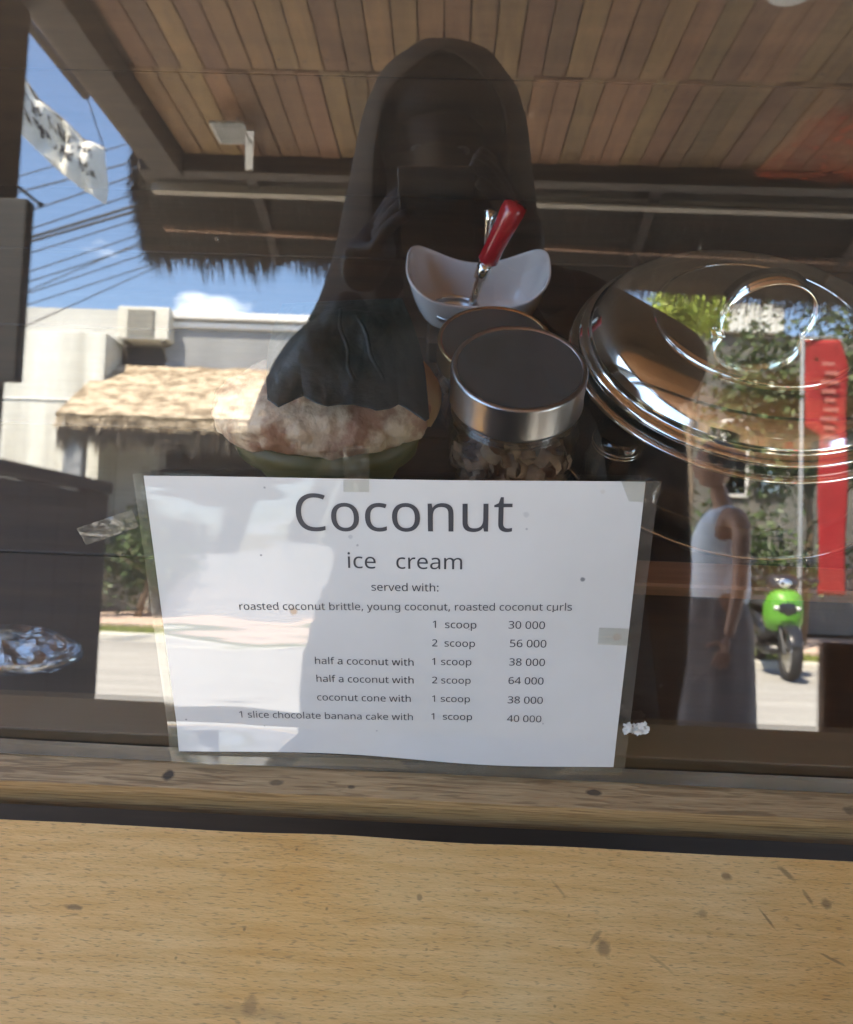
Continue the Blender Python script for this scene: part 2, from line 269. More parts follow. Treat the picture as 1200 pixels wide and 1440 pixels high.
# ------------------------------------------------------------------ building helpers
def obj(name, bm, m, parent=None, smooth=False, kind=None):
    me = bpy.data.meshes.new(name)
    if smooth:
        for f in bm.faces: f.smooth = True
    bm.to_mesh(me); bm.free(); me.materials.append(M_[m] if isinstance(m, str) else m)
    o = bpy.data.objects.new(name, me); COL.objects.link(o)
    if parent is not None: o.parent = parent; o.matrix_parent_inverse = parent.matrix_basis.inverted()
    if kind: o['kind'] = kind
    return o
def thing(name, label, cat, loc=(0, 0, 0), group=None):
    o = bpy.data.objects.new(name, None); COL.objects.link(o); o.location = loc; o.empty_display_size = .1
    o['label'] = label; o['category'] = cat
    if group: o['group'] = group
    return o
def tag(o, label, cat, group=None):
    o['label'] = label; o['category'] = cat
    if group: o['group'] = group
    return o
def B(): return bmesh.new()
def box(bm, lo, hi, bev=0., seg=1, rot=None, about=None):
    lo, hi = Vector(lo), Vector(hi); c = (lo+hi)/2; s = hi-lo
    r = bmesh.ops.create_cube(bm, size=1, matrix=Matrix.Translation(c) @ Matrix.Diagonal((s.x, s.y, s.z, 1)))
    vs = r['verts']
    if bev:
        es = list({e for v in vs for e in v.link_edges})
        rb = bmesh.ops.bevel(bm, geom=es, offset=bev, segments=seg, affect='EDGES', profile=.5); vs = list({v for f in rb['faces'] for v in f.verts} | {v for v in vs if v.is_valid})
    if rot is not None: bmesh.ops.rotate(bm, verts=vs, cent=about or c, matrix=rot)
    return vs
def hexa(bm, p):                               # eight corners: four below, four above, same order
    v = [bm.verts.new(q) for q in p]
    for i in ((3, 2, 1, 0), (4, 5, 6, 7), (0, 1, 5, 4), (1, 2, 6, 5), (2, 3, 7, 6), (3, 0, 4, 7)): bm.faces.new([v[k] for k in i])
def tube(bm, pts, r, n=8, cap=True):
    pts = [Vector(p) for p in pts]; rs = r if isinstance(r, (list, tuple)) else [r]*len(pts); rings = []; up = None
    for i, p in enumerate(pts):
        d = (pts[min(i+1, len(pts)-1)] - pts[max(i-1, 0)]).normalized()
        if up is None: up = d.orthogonal().normalized()
        up = (up - d*up.dot(d)); up = up.normalized() if up.length > 1e-6 else d.orthogonal().normalized()
        s = d.cross(up)
        rings.append([bm.verts.new(p + (up*math.cos(2*math.pi*k/n) + s*math.sin(2*math.pi*k/n))*rs[i]) for k in range(n)])
    for a, b in zip(rings, rings[1:]):
        for k in range(n): bm.faces.new((a[k], a[(k+1) % n], b[(k+1) % n], b[k]))
    if cap: bm.faces.new(rings[0][::-1]); bm.faces.new(rings[-1])
def lathe(bm, prof, c=(0, 0, 0), n=48, closed=False):
    c = Vector(c); rings = []
    for (r, z) in prof:
        if r < 1e-6: rings.append([bm.verts.new(c + Vector((0, 0, z)))])
        else: rings.append([bm.verts.new(c + Vector((r*math.cos(2*math.pi*k/n), r*math.sin(2*math.pi*k/n), z))) for k in range(n)])
    pr = list(zip(rings, rings[1:])) + ([(rings[-1], rings[0])] if closed else [])
    for a, b in pr:
        for k in range(n):
            q = [a[k % len(a)], a[(k+1) % n % len(a)], b[(k+1) % n % len(b)], b[k % len(b)]]
            u = []
            for v in q:
                if v not in u: u.append(v)
            if len(u) > 2:
                try: bm.faces.new(u)
                except ValueError: pass
def grid(bm, fn, nu, nv):
    vs = [[bm.verts.new(fn(i/nu, j/nv)) for j in range(nv+1)] for i in range(nu+1)]
    for i in range(nu):
        for j in range(nv): bm.faces.new((vs[i][j], vs[i+1][j], vs[i+1][j+1], vs[i][j+1]))
    return vs
def solid(o, t, off=1):
    m = o.modifiers.new('thickness', 'SOLIDIFY'); m.thickness = t; m.offset = off; return o
def ball(bm, c, r, s=(1, 1, 1), n=16, rot=None):
    q = bmesh.ops.create_uvsphere(bm, u_segments=n, v_segments=max(6, n*2//3), radius=r)
    for v in q['verts']:
        v.co = Vector((v.co.x*s[0], v.co.y*s[1], v.co.z*s[2]))
        if rot is not None: v.co = rot @ v.co
        v.co += Vector(c)
    return q['verts']

# ------------------------------------------------------------------ ground and street
b = B(); box(b, (-400, -900, -.6), (400, 60, -.2)); g = obj('ground', b, 'earth', kind='structure')
b = B(); box(b, (-60, -8.15, -.196), (60, -2.9, -.05)); g = obj('road', b, 'asphalt', kind='structure')
b = B(); box(b, (-60, -8.33, -.196), (60, -8.154, .03), .01); obj('kerb', b, 'kerb', kind='structure')
b = B()
for i in range(9000):
    x, y = random.uniform(-9, 8), random.uniform(-9.16, -8.35); h = random.uniform(.03, .07); a = random.uniform(0, 6.3)
    d = Vector((math.cos(a), math.sin(a), 0))*.008; p = Vector((x, y, .0)); q = p + Vector((random.uniform(-.02, .02), random.uniform(-.02, .02), h))
    b.faces.new([b.verts.new(p-d), b.verts.new(p+d), b.verts.new(q)])
obj('grass_verge', b, 'verge', kind='stuff')
b = B(); box(b, (-60, -9.18, -.196), (60, -8.334, .0)); obj('verge_ground', b, 'verge', kind='structure')
b = B(); box(b, (-60, -11.3, -.196), (60, -9.184, .05), .008); obj('pavement', b, 'pavement', kind='structure')
b = B(); box(b, (-8, -2.894, -.196), (8, 3.0, 0), .01); obj('floor', b, 'concrete', kind='structure')

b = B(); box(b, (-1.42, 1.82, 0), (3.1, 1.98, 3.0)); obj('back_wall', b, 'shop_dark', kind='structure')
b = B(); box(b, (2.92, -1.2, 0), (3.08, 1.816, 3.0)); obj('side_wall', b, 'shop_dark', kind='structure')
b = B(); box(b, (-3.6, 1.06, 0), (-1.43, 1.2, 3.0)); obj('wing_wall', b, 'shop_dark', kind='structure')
# ------------------------------------------------------------------ roof over the counter, planked ceiling
ZC = 2.5
ceil = bpy.data.objects.new('ceiling', None); COL.objects.link(ceil); ceil.location = (0, 0, ZC); ceil['kind'] = 'structure'
b = B(); box(b, (-1.195, -2.10, ZC+.03), (2.9, 1.8, ZC+.06)); obj('roof_deck', b, 'dark_wood', ceil)
pm = {}
def plank_mesh(L_):
    if L_ not in pm:
        b = B(); box(b, (-.034, -L_/2+.003, -.009), (.034, L_/2-.003, .009), .0015); me = bpy.data.meshes.new('plank'); b.to_mesh(me); b.free(); me.materials.append(M_['plank']); pm[L_] = me
    return pm[L_]
rows = [(-2.02, -1.50), (-1.50, -.98), (-.98, -.35)]
for ri, (y0, y1) in enumerate(rows):
    x = -1.02 + (.0, .02, .035)[ri]
    while x < 1.9:
        o = bpy.data.objects.new('plank', plank_mesh(round(y1-y0, 3))); COL.objects.link(o); o.parent = ceil
        o.location = (x+.036, (y0+y1)/2, .012 + random.uniform(-.003, .003)); o.rotation_euler = (random.uniform(-.002, .002), 0, random.uniform(-.002, .002)); x += .0725
b = B()
for k in range(42): box(b, (-1.02+k*.0725, -.346, ZC+.004), (-1.02+k*.0725+.068, 1.7, ZC+.022), .0015)
obj('planking', b, 'plank', ceil, kind='stuff')
edge = thing('roof_edge_beam', 'dark brown roof beam along the open left side of the planked ceiling', 'roof beam', (-1.2, -1, ZC))
b = B(); box(b, (-1.14, -2.06, ZC-.07), (-1.03, 1.7, ZC+.02), .004); obj('inner_beam', b, 'dark_wood', edge)
b = B(); box(b, (-1.20, -2.12, ZC-.012), (-1.143, 1.7, ZC+.05), .004); obj('fascia_board', b, 'beam_wood', edge)
# eave: header, purlins, thatch
eave = thing('thatched_eave', 'old dark thatched eave with a ragged straw fringe over the counter', 'eave', (0, -2.4, 2.4))
b = B(); box(b, (-1.20, -2.095, ZC-.055), (2.9, -2.03, ZC+.026), .004); obj('header_board', b, 'dark_wood', eave)
def slope(t, x=-1.): return Vector((0, -2.10-.62*t, ZC+.01-(.155+.035*max(0, x+.4)+.04*max(0, min(1, (x-.3)*1.5)))*t))
for t_, h, mt in ((.16, .030, 'purlin_wood'), (.56, .018, 'purlin_warm')):
    p = slope(t_); q_ = slope(t_, 2.9); b = B(); xa = -1.19-.1*t_
    hexa(b, [Vector((xa, p.y-h, p.z-.012-h)), Vector((2.9, p.y-h, q_.z-.012-h)), Vector((2.9, p.y+h*.4, q_.z-.012-h)), Vector((xa, p.y+h*.4, p.z-.012-h)), Vector((xa, p.y-h, p.z-.012)), Vector((2.9, p.y-h, q_.z-.012)), Vector((2.9, p.y+h*.4, q_.z-.012)), Vector((xa, p.y+h*.4, p.z-.012))]); obj('purlin', b, mt, eave)
for xx in (-.8, .1, .75, 1.6):
    a, c = slope(0), slope(.93, xx); b = B(); hexa(b, [Vector((xx-.02, a.y, a.z-.030)), Vector((xx+.02, a.y, a.z-.030)), Vector((xx+.02, c.y, c.z-.030)), Vector((xx-.02, c.y, c.z-.030)),
        Vector((xx-.02, a.y, a.z-.005)), Vector((xx+.02, a.y, a.z-.005)), Vector((xx+.02, c.y, c.z-.005)), Vector((xx-.02, c.y, c.z-.005))]); obj('rafter', b, 'dark_wood', eave)
b = B(); grid(b, lambda u, v: Vector((-1.20-.20*v**.6+(4.10+.20*v**.6)*u, slope(v).y, slope(v, -1.2+4.1*u).z + .02 + .006*noise.noise((u*60, v*5, 0)))), 120, 8); solid(obj('thatch_body', b, 'thatch_old_or_shade', eave), .14, -1)
b = B(); box(b, (-1.19, -2.30, ZC+.085), (2.9, -1.9, ZC+.20)); box(b, (-1.19, -1.895, ZC+.062), (2.9, 1.9, ZC+.20)); obj('thatch_cover', b, 'thatch_old_or_shade', eave)
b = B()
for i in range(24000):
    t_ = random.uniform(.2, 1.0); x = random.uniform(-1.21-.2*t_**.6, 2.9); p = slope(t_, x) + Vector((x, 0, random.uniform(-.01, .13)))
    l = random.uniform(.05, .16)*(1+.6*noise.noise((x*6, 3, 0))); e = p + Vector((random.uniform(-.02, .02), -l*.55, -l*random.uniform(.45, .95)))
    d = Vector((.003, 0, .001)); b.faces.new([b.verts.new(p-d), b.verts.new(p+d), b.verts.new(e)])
obj('straw_fringe', b, 'thatch_old_or_shade', eave, kind='stuff')
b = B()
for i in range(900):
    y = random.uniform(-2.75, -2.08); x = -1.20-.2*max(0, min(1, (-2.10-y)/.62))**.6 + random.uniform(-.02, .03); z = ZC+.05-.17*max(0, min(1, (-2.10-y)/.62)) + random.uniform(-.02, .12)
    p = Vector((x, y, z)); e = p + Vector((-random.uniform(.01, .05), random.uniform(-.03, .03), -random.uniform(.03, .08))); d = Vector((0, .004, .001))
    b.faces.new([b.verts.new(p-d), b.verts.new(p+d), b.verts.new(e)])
obj('side_straw', b, 'thatch_old_or_shade', eave, kind='stuff')
b = B()
for y_ in (-1.96, -1.55, -1.45, -1.03):
    for k in range(40):
        if random.random() < .8: lathe(b, [(0, -.0005), (.004, -.0005), (.004, .002)], (-1.02+k*.0725+.036+random.uniform(-.008, .008), y_+random.uniform(-.01, .01), ZC+.001), 8)
obj('nail_heads', b, 'black_paint', ceil, kind='stuff')
# lamp on the ceiling, louvred vent hanging at the eave
p = M(1118, -36, 2, ZC-.02)
lamp = thing('ceiling_lamp', 'round white flush lamp on the planked ceiling, switched off', 'ceiling lamp', p)
b = B(); lathe(b, [(0, .016), (.085, .016), (.088, .0), (.078, -.012)], p, 40); obj('base', b, 'white_paint', lamp, True)
b = B(); lathe(b, [(.078, -.012), (.06, -.035), (.03, -.046), (0, -.048)], p, 40); obj('diffuser', b, 'white_paint', lamp, True)
p = M(333, 190, 2, ZC-.06)
vent = thing('louvre_vent', 'small white louvred vent on a slanting bracket under the planked ceiling', 'vent', p)
b = B()
for (lo, hi) in (((-.075, -.06, 0), (-.065, .07, .012)), ((.03, -.06, 0), (.04, .07, .012)), ((-.065, .06, 0), (.03, .07, .012)), ((-.065, -.06, 0), (.03, -.05, .012))): box(b, p+Vector(lo), p+Vector(hi), .002)
obj('frame', b, 'concrete', vent)
for k in range(7):
    b = B(); box(b, p+Vector((-.064, -.045+k*.015, .002)), p+Vector((.029, -.038+k*.015, .009))); obj('slat', b, 'concrete', vent)
b = B(); a_ = p+Vector((.05, .03, .0)); c_ = p+Vector((-.02, -.24, .0)); d_ = Vector((.014, 0, 0))
hexa(b, [a_-d_, a_+d_, c_+d_, c_-d_, a_-d_+Vector((0, 0, .03)), a_+d_+Vector((0, 0, .03)), c_+d_+Vector((0, 0, .03)), c_-d_+Vector((0, 0, .03))]); obj('bracket', b, 'steel_satin', vent)
b = B(); tube(b, [p+Vector((-.0, 0, .012)), p+Vector((0, 0, .075))], .004); obj('hanger_rod', b, 'steel_satin', vent)

cm_ = bpy.data.materials.new('glow_orange'); cm_.use_nodes = True; nt_ = cm_.node_tree; nt_.nodes.clear(); o_ = nt_.nodes.new('ShaderNodeOutputMaterial'); ms_ = nt_.nodes.new('ShaderNodeMixShader'); t_1 = nt_.nodes.new('ShaderNodeBsdfTransparent'); d_1 = nt_.nodes.new('ShaderNodeBsdfDiffuse')
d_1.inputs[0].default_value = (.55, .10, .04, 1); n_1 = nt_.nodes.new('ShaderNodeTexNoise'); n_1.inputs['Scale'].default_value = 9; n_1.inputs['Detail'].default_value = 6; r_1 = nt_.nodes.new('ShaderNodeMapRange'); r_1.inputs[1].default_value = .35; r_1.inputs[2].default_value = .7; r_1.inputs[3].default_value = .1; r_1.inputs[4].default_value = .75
nt_.links.new(n_1.outputs[0], r_1.inputs[0]); nt_.links.new(r_1.outputs[0], ms_.inputs[0]); nt_.links.new(t_1.outputs[0], ms_.inputs[1]); nt_.links.new(d_1.outputs[0], ms_.inputs[2]); nt_.links.new(ms_.outputs[0], o_.inputs[0]); M_['glow_sheer'] = cm_
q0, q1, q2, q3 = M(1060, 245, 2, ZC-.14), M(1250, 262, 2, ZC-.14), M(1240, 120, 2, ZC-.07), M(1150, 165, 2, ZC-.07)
b = B(); grid(b, lambda u, v: q0.lerp(q1, u).lerp(q3.lerp(q2, u), v)+Vector((0, 0, .035*noise.noise((u*3, v*3, 1))-.03*math.sin(u*math.pi)*math.sin(v*math.pi))), 30, 20); sc_c = obj('glow_cloth', b, 'glow_sheer', None, True)
tag(sc_c, 'added orange red cloth standing in for a reddish glow under the ceiling at the right', 'cloth')  # added cloth; its colour carries a reddish glow on the ceiling
# left post, hanging sign board, dark partition, rod
b = B(); box(b, (-1.29, -1.16, 0), (-1.13, -1.02, ZC-.072), .008); tag(obj('roof_post', b, 'dark_wood'), 'dark square timber post holding up the left edge of the ceiling', 'post')
a, c = M(49, 288, 1, -1.02), M(36, 540, 1, -1.02)
b = B(); box(b, (a.x-.30, -1.018, c.z), (a.x, -.985, a.z), .003); sb = obj('sign_board', b, 'black_paint'); tag(sb, 'black board hung flat on the left timber post', 'board')
a, c = M(24, 262, 1, -1.0), M(56, 288, 1, -1.2); b = B(); tube(b, [a, c], .004); ball(b, c, .008, n=8); tag(obj('hook_rod', b, 'black_paint'), 'thin black rod with a knob sticking out of the left post', 'rod')
pl = thing('side_partition', 'dark timber side partition on the left running out to the street', 'partition', (-1.0, -.7, 0))
yy = -1.50; zp = M(160, 680, 1, -1.5).z; b = B()
for k in range(11):
    y0 = .10-k*.146; b = B(); box(b, (-1.03, y0-.143, 0), (-1.0, y0, zp-.035-.004*(k % 2)), .002); obj('board', b, 'base_wood', pl)
b = B(); box(b, (-1.045, yy, zp-.033), (-.985, .10, zp), .004); obj('top_rail', b, 'base_wood', pl)

# ------------------------------------------------------------------ across the street, left: concrete house, air conditioner, thatched awning
YB = -10.9
def onwall(px, py, y=YB): return M(px, py, 1, y)
h = thing('concrete_house', 'pale concrete house across the street with a flat white-capped parapet', 'house', (-3, YB-3, 0))
p = onwall(235, 450); q = onwall(700, 462)
b = B(); box(b, (p.x, YB-6, .05), (2.6, YB, p.z)); obj('wall', b, 'grey_wall', h)
b = B(); box(b, (p.x-.02, YB-6.1, p.z+.002), (2.65, YB+.12, p.z+.11), .01); obj('parapet_cap', b, 'white_paint', h)
b = B(); box(b, (p.x-.02, YB+.002, p.z-.12), (2.65, YB+.06, p.z-.03), .01); obj('moulding', b, 'white_paint', h)
a = onwall(20, 430); b = B(); box(b, (-14, YB-5.9, .05), (p.x-.004, YB-.10, a.z+.02)); obj('side_wall', b, 'concrete', h)
YF = YB+.55
a = onwall(-30, 462, YF); c = onwall(150, 468, YF)
b = B(); box(b, (-14, YB-.098, .052), (c.x, YF, a.z), .01); obj('front_wall', b, 'white_wall', h)
for k, pyy in enumerate((545,)):
    z = onwall(60, 560, YF).z; b = B(); box(b, (-14, YF+.002, z-.02), (c.x+.01, YF+.02, z), .002); obj('ledge_line', b, 'white_paint', h)
# air conditioner on its brackets
a = M(166, 430, 1, YB+.25); c = M(236, 478, 1, YB+.25)
ac = thing('air_conditioner', 'cream outdoor air conditioner on brackets above the thatched awning', 'air conditioner', (a.x, YB+.1, c.z))
b = B(); box(b, (a.x, YB-.09, c.z), (c.x, YB+.25, a.z), .015, 2); obj('casing', b, 'ac_body', ac)
w_ = c.x-a.x; hz = a.z-c.z; cx, cz = a.x+w_*.46, c.z+hz*.5
b = B(); box(b, (cx-w_*.26, YB+.252, cz-hz*.4), (cx+w_*.26, YB+.27, cz+hz*.4), .004); gr = obj('grille', b, 'ac_grille', ac)
for k in range(9):
    z = cz-hz*.36+k*hz*.09; b = B(); box(b, (cx-w_*.25, YB+.272, z-.006), (cx+w_*.25, YB+.28, z+.006)); obj('slat', b, 'ac_body', gr)
for s in (.12, .88):
    b = B(); x = a.x+w_*s; box(b, (x-.02, YB-.09, c.z-.05), (x+.02, YB+.25, c.z-.004)); tube(b, [(x, YB+.22, c.z-.03), (x, YB-.08, c.z-.35)], .016, 6); obj('bracket', b, 'ac_grille', ac)
b = B(); box(b, (a.x-.02, YB-.096, c.z-.55), (c.x+.05, YB-.03, c.z-.04), .01); obj('wall_box', b, 'shop_dark', ac)
# thatched awning
e0 = M(80, 590, 1, -9.55); e1 = M(420, 592, 1, -9.55); t0 = M(150, 526, 1, YB+.05); t1 = M(420, 512, 1, YB+.05)
e1.z = e0.z-.02; xr = 1.2
aw = thing('thatched_awning', 'sunlit straw thatched awning over the dark shop front across the street', 'awning', (-2, -9.6, 2.5))
zt = t0.z+.06
def aws(u, v):
    xl = e0.x + (t0.x-e0.x)*v; x = xl + (xr-xl)*u
    return Vector((x, -9.55+(YB+.56+.05+9.55)*v*1.0 if x < c.x else -9.55+(YB+.02+9.55)*v, e0.z + (zt-e0.z)*(v**.9)))
def aws(u, v):
    xl = e0.x + (t0.x-e0.x)*v; x = xl + (xr-xl)*u
    return Vector((x, -9.55+(YB+.02+9.55)*v, e0.z + (zt-e0.z)*v + .03*noise.noise((x*3, v*6, 1))))
b = B(); grid(b, aws, 60, 14); solid(obj('straw_layer', b, 'thatch', aw), .10, -1)
b = B()
for i in range(26000):
    u, v = random.random(), random.random()**1.2; p = aws(u, v); l = random.uniform(.06, .16); p.z += random.uniform(.0, .035)
    e = p + Vector((random.uniform(-.05, .05), l*.85, -l*.38 + random.uniform(-.01, .03))); d = Vector((.006, 0, .002))
    b.faces.new([b.verts.new(p-d), b.verts.new(p+d), b.verts.new(e)])
for i in range(5200):
    u = random.random(); p = aws(u, 0) + Vector((0, random.uniform(.0, .07), random.uniform(-.07, .04))); l = random.uniform(.03, .10)*(1+.9*noise.noise((u*60, 4, 0)))
    e = p + Vector((random.uniform(-.03, .03), .03, -l)); d = Vector((.007, 0, 0)); b.faces.new([b.verts.new(p-d), b.verts.new(p+d), b.verts.new(e)])
obj('loose_straw', b, 'thatch', aw, kind='stuff')
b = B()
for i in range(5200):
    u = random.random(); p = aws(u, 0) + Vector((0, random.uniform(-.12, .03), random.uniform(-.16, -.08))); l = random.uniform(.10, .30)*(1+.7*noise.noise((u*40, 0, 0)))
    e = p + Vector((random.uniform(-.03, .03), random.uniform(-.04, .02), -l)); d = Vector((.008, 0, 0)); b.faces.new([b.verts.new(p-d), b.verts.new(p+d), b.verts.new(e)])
obj('hanging_straw', b, 'thatch_old_or_shade', aw, kind='stuff')  # shade below the awning's lip is put into this darker straw colour
xp0 = M(92, 640, 1, -9.7).x; xp1 = M(119, 640, 1, -9.7).x
b = B(); box(b, (xp0, -9.78, .05), (xp1, -9.62, e0.z+.04), .01); obj('post', b, 'grey_wall', aw)
b = B(); box(b, (xr-.1, -9.78, .05), (xr, -9.62, e0.z+.04), .01); obj('post', b, 'grey_wall', aw)
b = B(); box(b, (e0.x+.1, -9.72, e0.z-.14), (xr, -9.66, e0.z-.04), .005); obj('beam', b, 'dark_wood', aw)
sf = thing('shop_front', 'dark open shop front in the shade under the straw awning', 'shop front', (-2, YB, 0))
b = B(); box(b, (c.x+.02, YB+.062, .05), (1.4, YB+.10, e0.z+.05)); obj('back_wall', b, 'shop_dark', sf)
for k, xx in enumerate((-4.3, -3.1, -1.9, -.7)):
    b = B(); box(b, (xx, YB+.102, .3), (xx+.9, YB+.12, 2.2), .004); w0 = obj('window', b, 'black_paint', sf)
    b = B(); box(b, (xx+.07, YB+.122, .38), (xx+.83, YB+.128, 2.12)); obj('pane', b, 'window_glass', w0)
b = B(); box(b, (-3.9, YB+.4, .05), (-.2, YB+.75, 1.05), .01); obj('counter', b, 'grey_wall', sf)

# ------------------------------------------------------------------ leaves and trees
def leaves(bm, c, s, n, size, seed=0, flat=.6):
    rnd = random.Random(seed); c = Vector(c)
    cl = [Vector((rnd.gauss(0, .5)*s[0], rnd.gauss(0, .5)*s[1], rnd.gauss(0, .5)*s[2])) for _ in range(max(6, n//70))]
    for i in range(n):
        q = c + rnd.choice(cl) + Vector((rnd.gauss(0, .22)*s[0], rnd.gauss(0, .22)*s[1], rnd.gauss(0, .22)*s[2]))
        a = Vector((rnd.uniform(-1, 1), rnd.uniform(-1, 1), rnd.uniform(-.8, .5))).normalized(); l = size*rnd.uniform(.6, 1.3)
        w2 = a.orthogonal().normalized()*l*.28; w2.rotate(Matrix.Rotation(rnd.uniform(0, 6.3), 3, a))
        b0 = q; b1 = q+a*l*.5+w2; b2 = q+a*l; b3 = q+a*l*.5-w2
        bm.faces.new([bm.verts.new(v) for v in (b0, b1, b2, b3)])
def tree(name, label, cat, base, crown, s, n, size, m, seed, group=None, trunk=.06):
    t = thing(name, label, cat, base, group); base, crown = Vector(base), Vector(crown)
    b = B(); mid = (base+crown)/2 + Vector((.08, .05, 0)); tube(b, [base, mid, crown], [trunk, trunk*.7, trunk*.3], 8)
    rnd = random.Random(seed)
    for k in range(6):
        e = crown + Vector((rnd.uniform(-.7, .7)*s[0], rnd.uniform(-.7, .7)*s[1], rnd.uniform(-.3, .6)*s[2])); tube(b, [mid+(crown-mid)*.15*k, (mid+e)/2+Vector((0, 0, .05)), e], [trunk*.4, trunk*.25, trunk*.08], 5)
    obj('trunk', b, 'bark', t, True); b = B(); leaves(b, crown, s, n, size, seed); obj('crown', b, m, t, kind='stuff'); return t
# bush beside the partition, across the street
p = M(190, 790, 1, -9.9)
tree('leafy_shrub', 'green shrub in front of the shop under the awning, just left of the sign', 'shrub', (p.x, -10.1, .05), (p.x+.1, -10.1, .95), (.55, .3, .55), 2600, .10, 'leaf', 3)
p = M(965, 440, 1, -7.6)
tree('bright_tree', 'sunlit yellow-green young tree seen above the steel lid', 'tree', (p.x, -7.6, -.05), (p.x, -7.6, p.z), (.30, .35, .20), 2200, .09, 'leaf_bright', 5, trunk=.05)
p = M(1120, 520, 1, -8.2)
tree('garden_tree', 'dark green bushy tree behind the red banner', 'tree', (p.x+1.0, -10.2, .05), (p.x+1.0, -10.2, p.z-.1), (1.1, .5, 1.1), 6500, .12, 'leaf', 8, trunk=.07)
p = M(1040, 640, 1, -9)
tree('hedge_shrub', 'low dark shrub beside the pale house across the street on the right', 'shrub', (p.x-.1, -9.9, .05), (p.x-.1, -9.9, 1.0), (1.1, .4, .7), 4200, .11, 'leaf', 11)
p = M(848, 405, 1, -8)
tree('far_tree', 'small sunlit tree top glimpsed at the right of the photographer', 'tree', (p.x, -8.3, -.05), (p.x, -8.3, p.z), (.14, .14, .14), 600, .07, 'leaf_bright', 12, trunk=.03)
p = M(1240, 440, 1, -13.5)
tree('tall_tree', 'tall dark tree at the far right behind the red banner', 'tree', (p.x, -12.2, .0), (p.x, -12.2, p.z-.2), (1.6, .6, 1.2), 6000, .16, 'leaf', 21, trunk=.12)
# right house
YR = -12.0
a, c = M(995, 468, 1, YR), M(1100, 468, 1, YR); zt2 = M(1050, 430, 1, YR).z
hr = thing('pale_house', 'pale grey house with two windows across the street on the right', 'house', (a.x, YR, 0))
b = B(); box(b, (a.x-.6, YR-4, .05), (12, YR, a.z), .01); obj('wall', b, 'house_grey', hr)
b = B(); box(b, (a.x, YR-4.2, a.z+.002), (c.x, YR+.10, zt2), .01); obj('roof', b, 'white_wall', hr)
for k, (x0, x1) in enumerate(((1015, 1052), (1062, 1100))):
    p0, p1 = M(x0, 590, 1, YR+.02), M(x1, 700, 1, YR+.02)
    b = B(); box(b, (p0.x, YR+.003, p1.z), (p1.x, YR+.05, p0.z), .006); w0 = obj('window', b, 'black_paint' if k else 'white_paint', hr)
    b = B(); box(b, (p0.x+.06, YR+.052, p1.z+.06), (p1.x-.06, YR+.058, p0.z-.06)); obj('pane', b, 'window_glass', w0)

# ------------------------------------------------------------------ overhead cables
cab = [(330, 268), (352, 300), (326, 284), (362, 292), (398, 322), (418, 338), (432, 352), (300, 228), (316, 250), (446, 372), (408, 330), (378, 312)]
cab = [((45, 262), (215, 218)), ((45, 292), (215, 236)), ((45, 318), (215, 262)), ((45, 330), (215, 280)), ((45, 336), (215, 288)), ((45, 352), (215, 300)), ((45, 378), (215, 322)),
       ((45, 392), (215, 338)), ((45, 404), (215, 332)), ((45, 408), (215, 352)), ((45, 424), (240, 362)), ((45, 452), (240, 365)), ((45, 240), (215, 190))]
for k, (a, c) in enumerate(cab):
    y = -5.6-.22*k; p, q = M(a[0], a[1], 1, y), M(c[0], c[1], 1, y); d = q-p; p0, q0 = p-d*3.2, q+d*2.2
    b = B(); pts = []
    for i in range(33):
        t_ = i/32; v = p0.lerp(q0, t_); s_ = (t_-.5)**2*4; v.z -= (1-s_)*.12 - .10; pts.append(v)
    tube(b, pts, .014 if k in (3, 4) else .007, 5)
    od = ['second highest', 'third highest', 'fourth highest', 'upper thick', 'lower thick', 'just under the two thick ones', 'second below the thick ones', 'third below the thick ones', 'steeply rising, crossing its neighbours', 'fourth below the thick ones', 'second lowest', 'lowest and steepest, just above the roofs', 'highest'][k]
    tag(obj('power_cable', b, 'cable'), 'black overhead cable in the patch of blue sky, '+od, 'cable', 'cables over the street')

# ------------------------------------------------------------------ cloth banner with hand lettering, pole above it
c0, c1, c2, c3 = M(20, 92, 1, -3.0), M(145, 207, 1, -3.3), M(146, 286, 1, -3.3), M(20, 178, 1, -3.0)
bn = thing('cloth_banner', 'weathered white cloth banner with dark hand lettering hung over the street', 'banner', (c0+c2)/2)
def bans(u, v):
    top = c0.lerp(c1, u); bot = c3.lerp(c2, u); top.z -= .07*math.sin(math.pi*u)*(1+.3*math.sin(9*u)); bot.z -= .03*math.sin(math.pi*u)
    p = top.lerp(bot, v); p.y += .05*math.sin(u*9+v*2)*math.sin(math.pi*v) + .02*math.sin(u*23); return p
b = B(); grid(b, bans, 40, 18); solid(obj('cloth', b, 'cloth_white', bn, True), .003)
b = B(); rnd = random.Random(4)
def stroke(bm, pts, w_):
    for (a, c) in zip(pts, pts[1:]):
        P0, P1 = bans(*a), bans(*c); n_ = Vector((0, 1, 0)); d = (P1-P0).normalized().cross(n_).normalized()*w_
        for off in (.006,):
            o_ = Vector((0, off, 0)); bm.faces.new([bm.verts.new(x) for x in (P0-d+o_, P0+d+o_, P1+d+o_, P1-d+o_)])
for row, (v0, v1) in enumerate(((.16, .36), (.46, .66))):
    u = .08
    while u < .9:
        w1 = rnd.uniform(.028, .05)
        for s in range(rnd.randint(2, 3)):
            q = [(u+rnd.choice((0, .5, 1))*w1, v0+(v1-v0)*rnd.choice((0, .5, 1))) for _ in range(3)]; stroke(b, q, .006)
        u += w1+.022
        if rnd.random() < .2: u += .04
obj('lettering', b, 'ink', bn)
b = B(); tube(b, [bans(0, 0), bans(.25, 0), bans(.5, 0), bans(.75, 0), bans(1, 0)], .008, 6); obj('hem', b, 'thatch', bn)
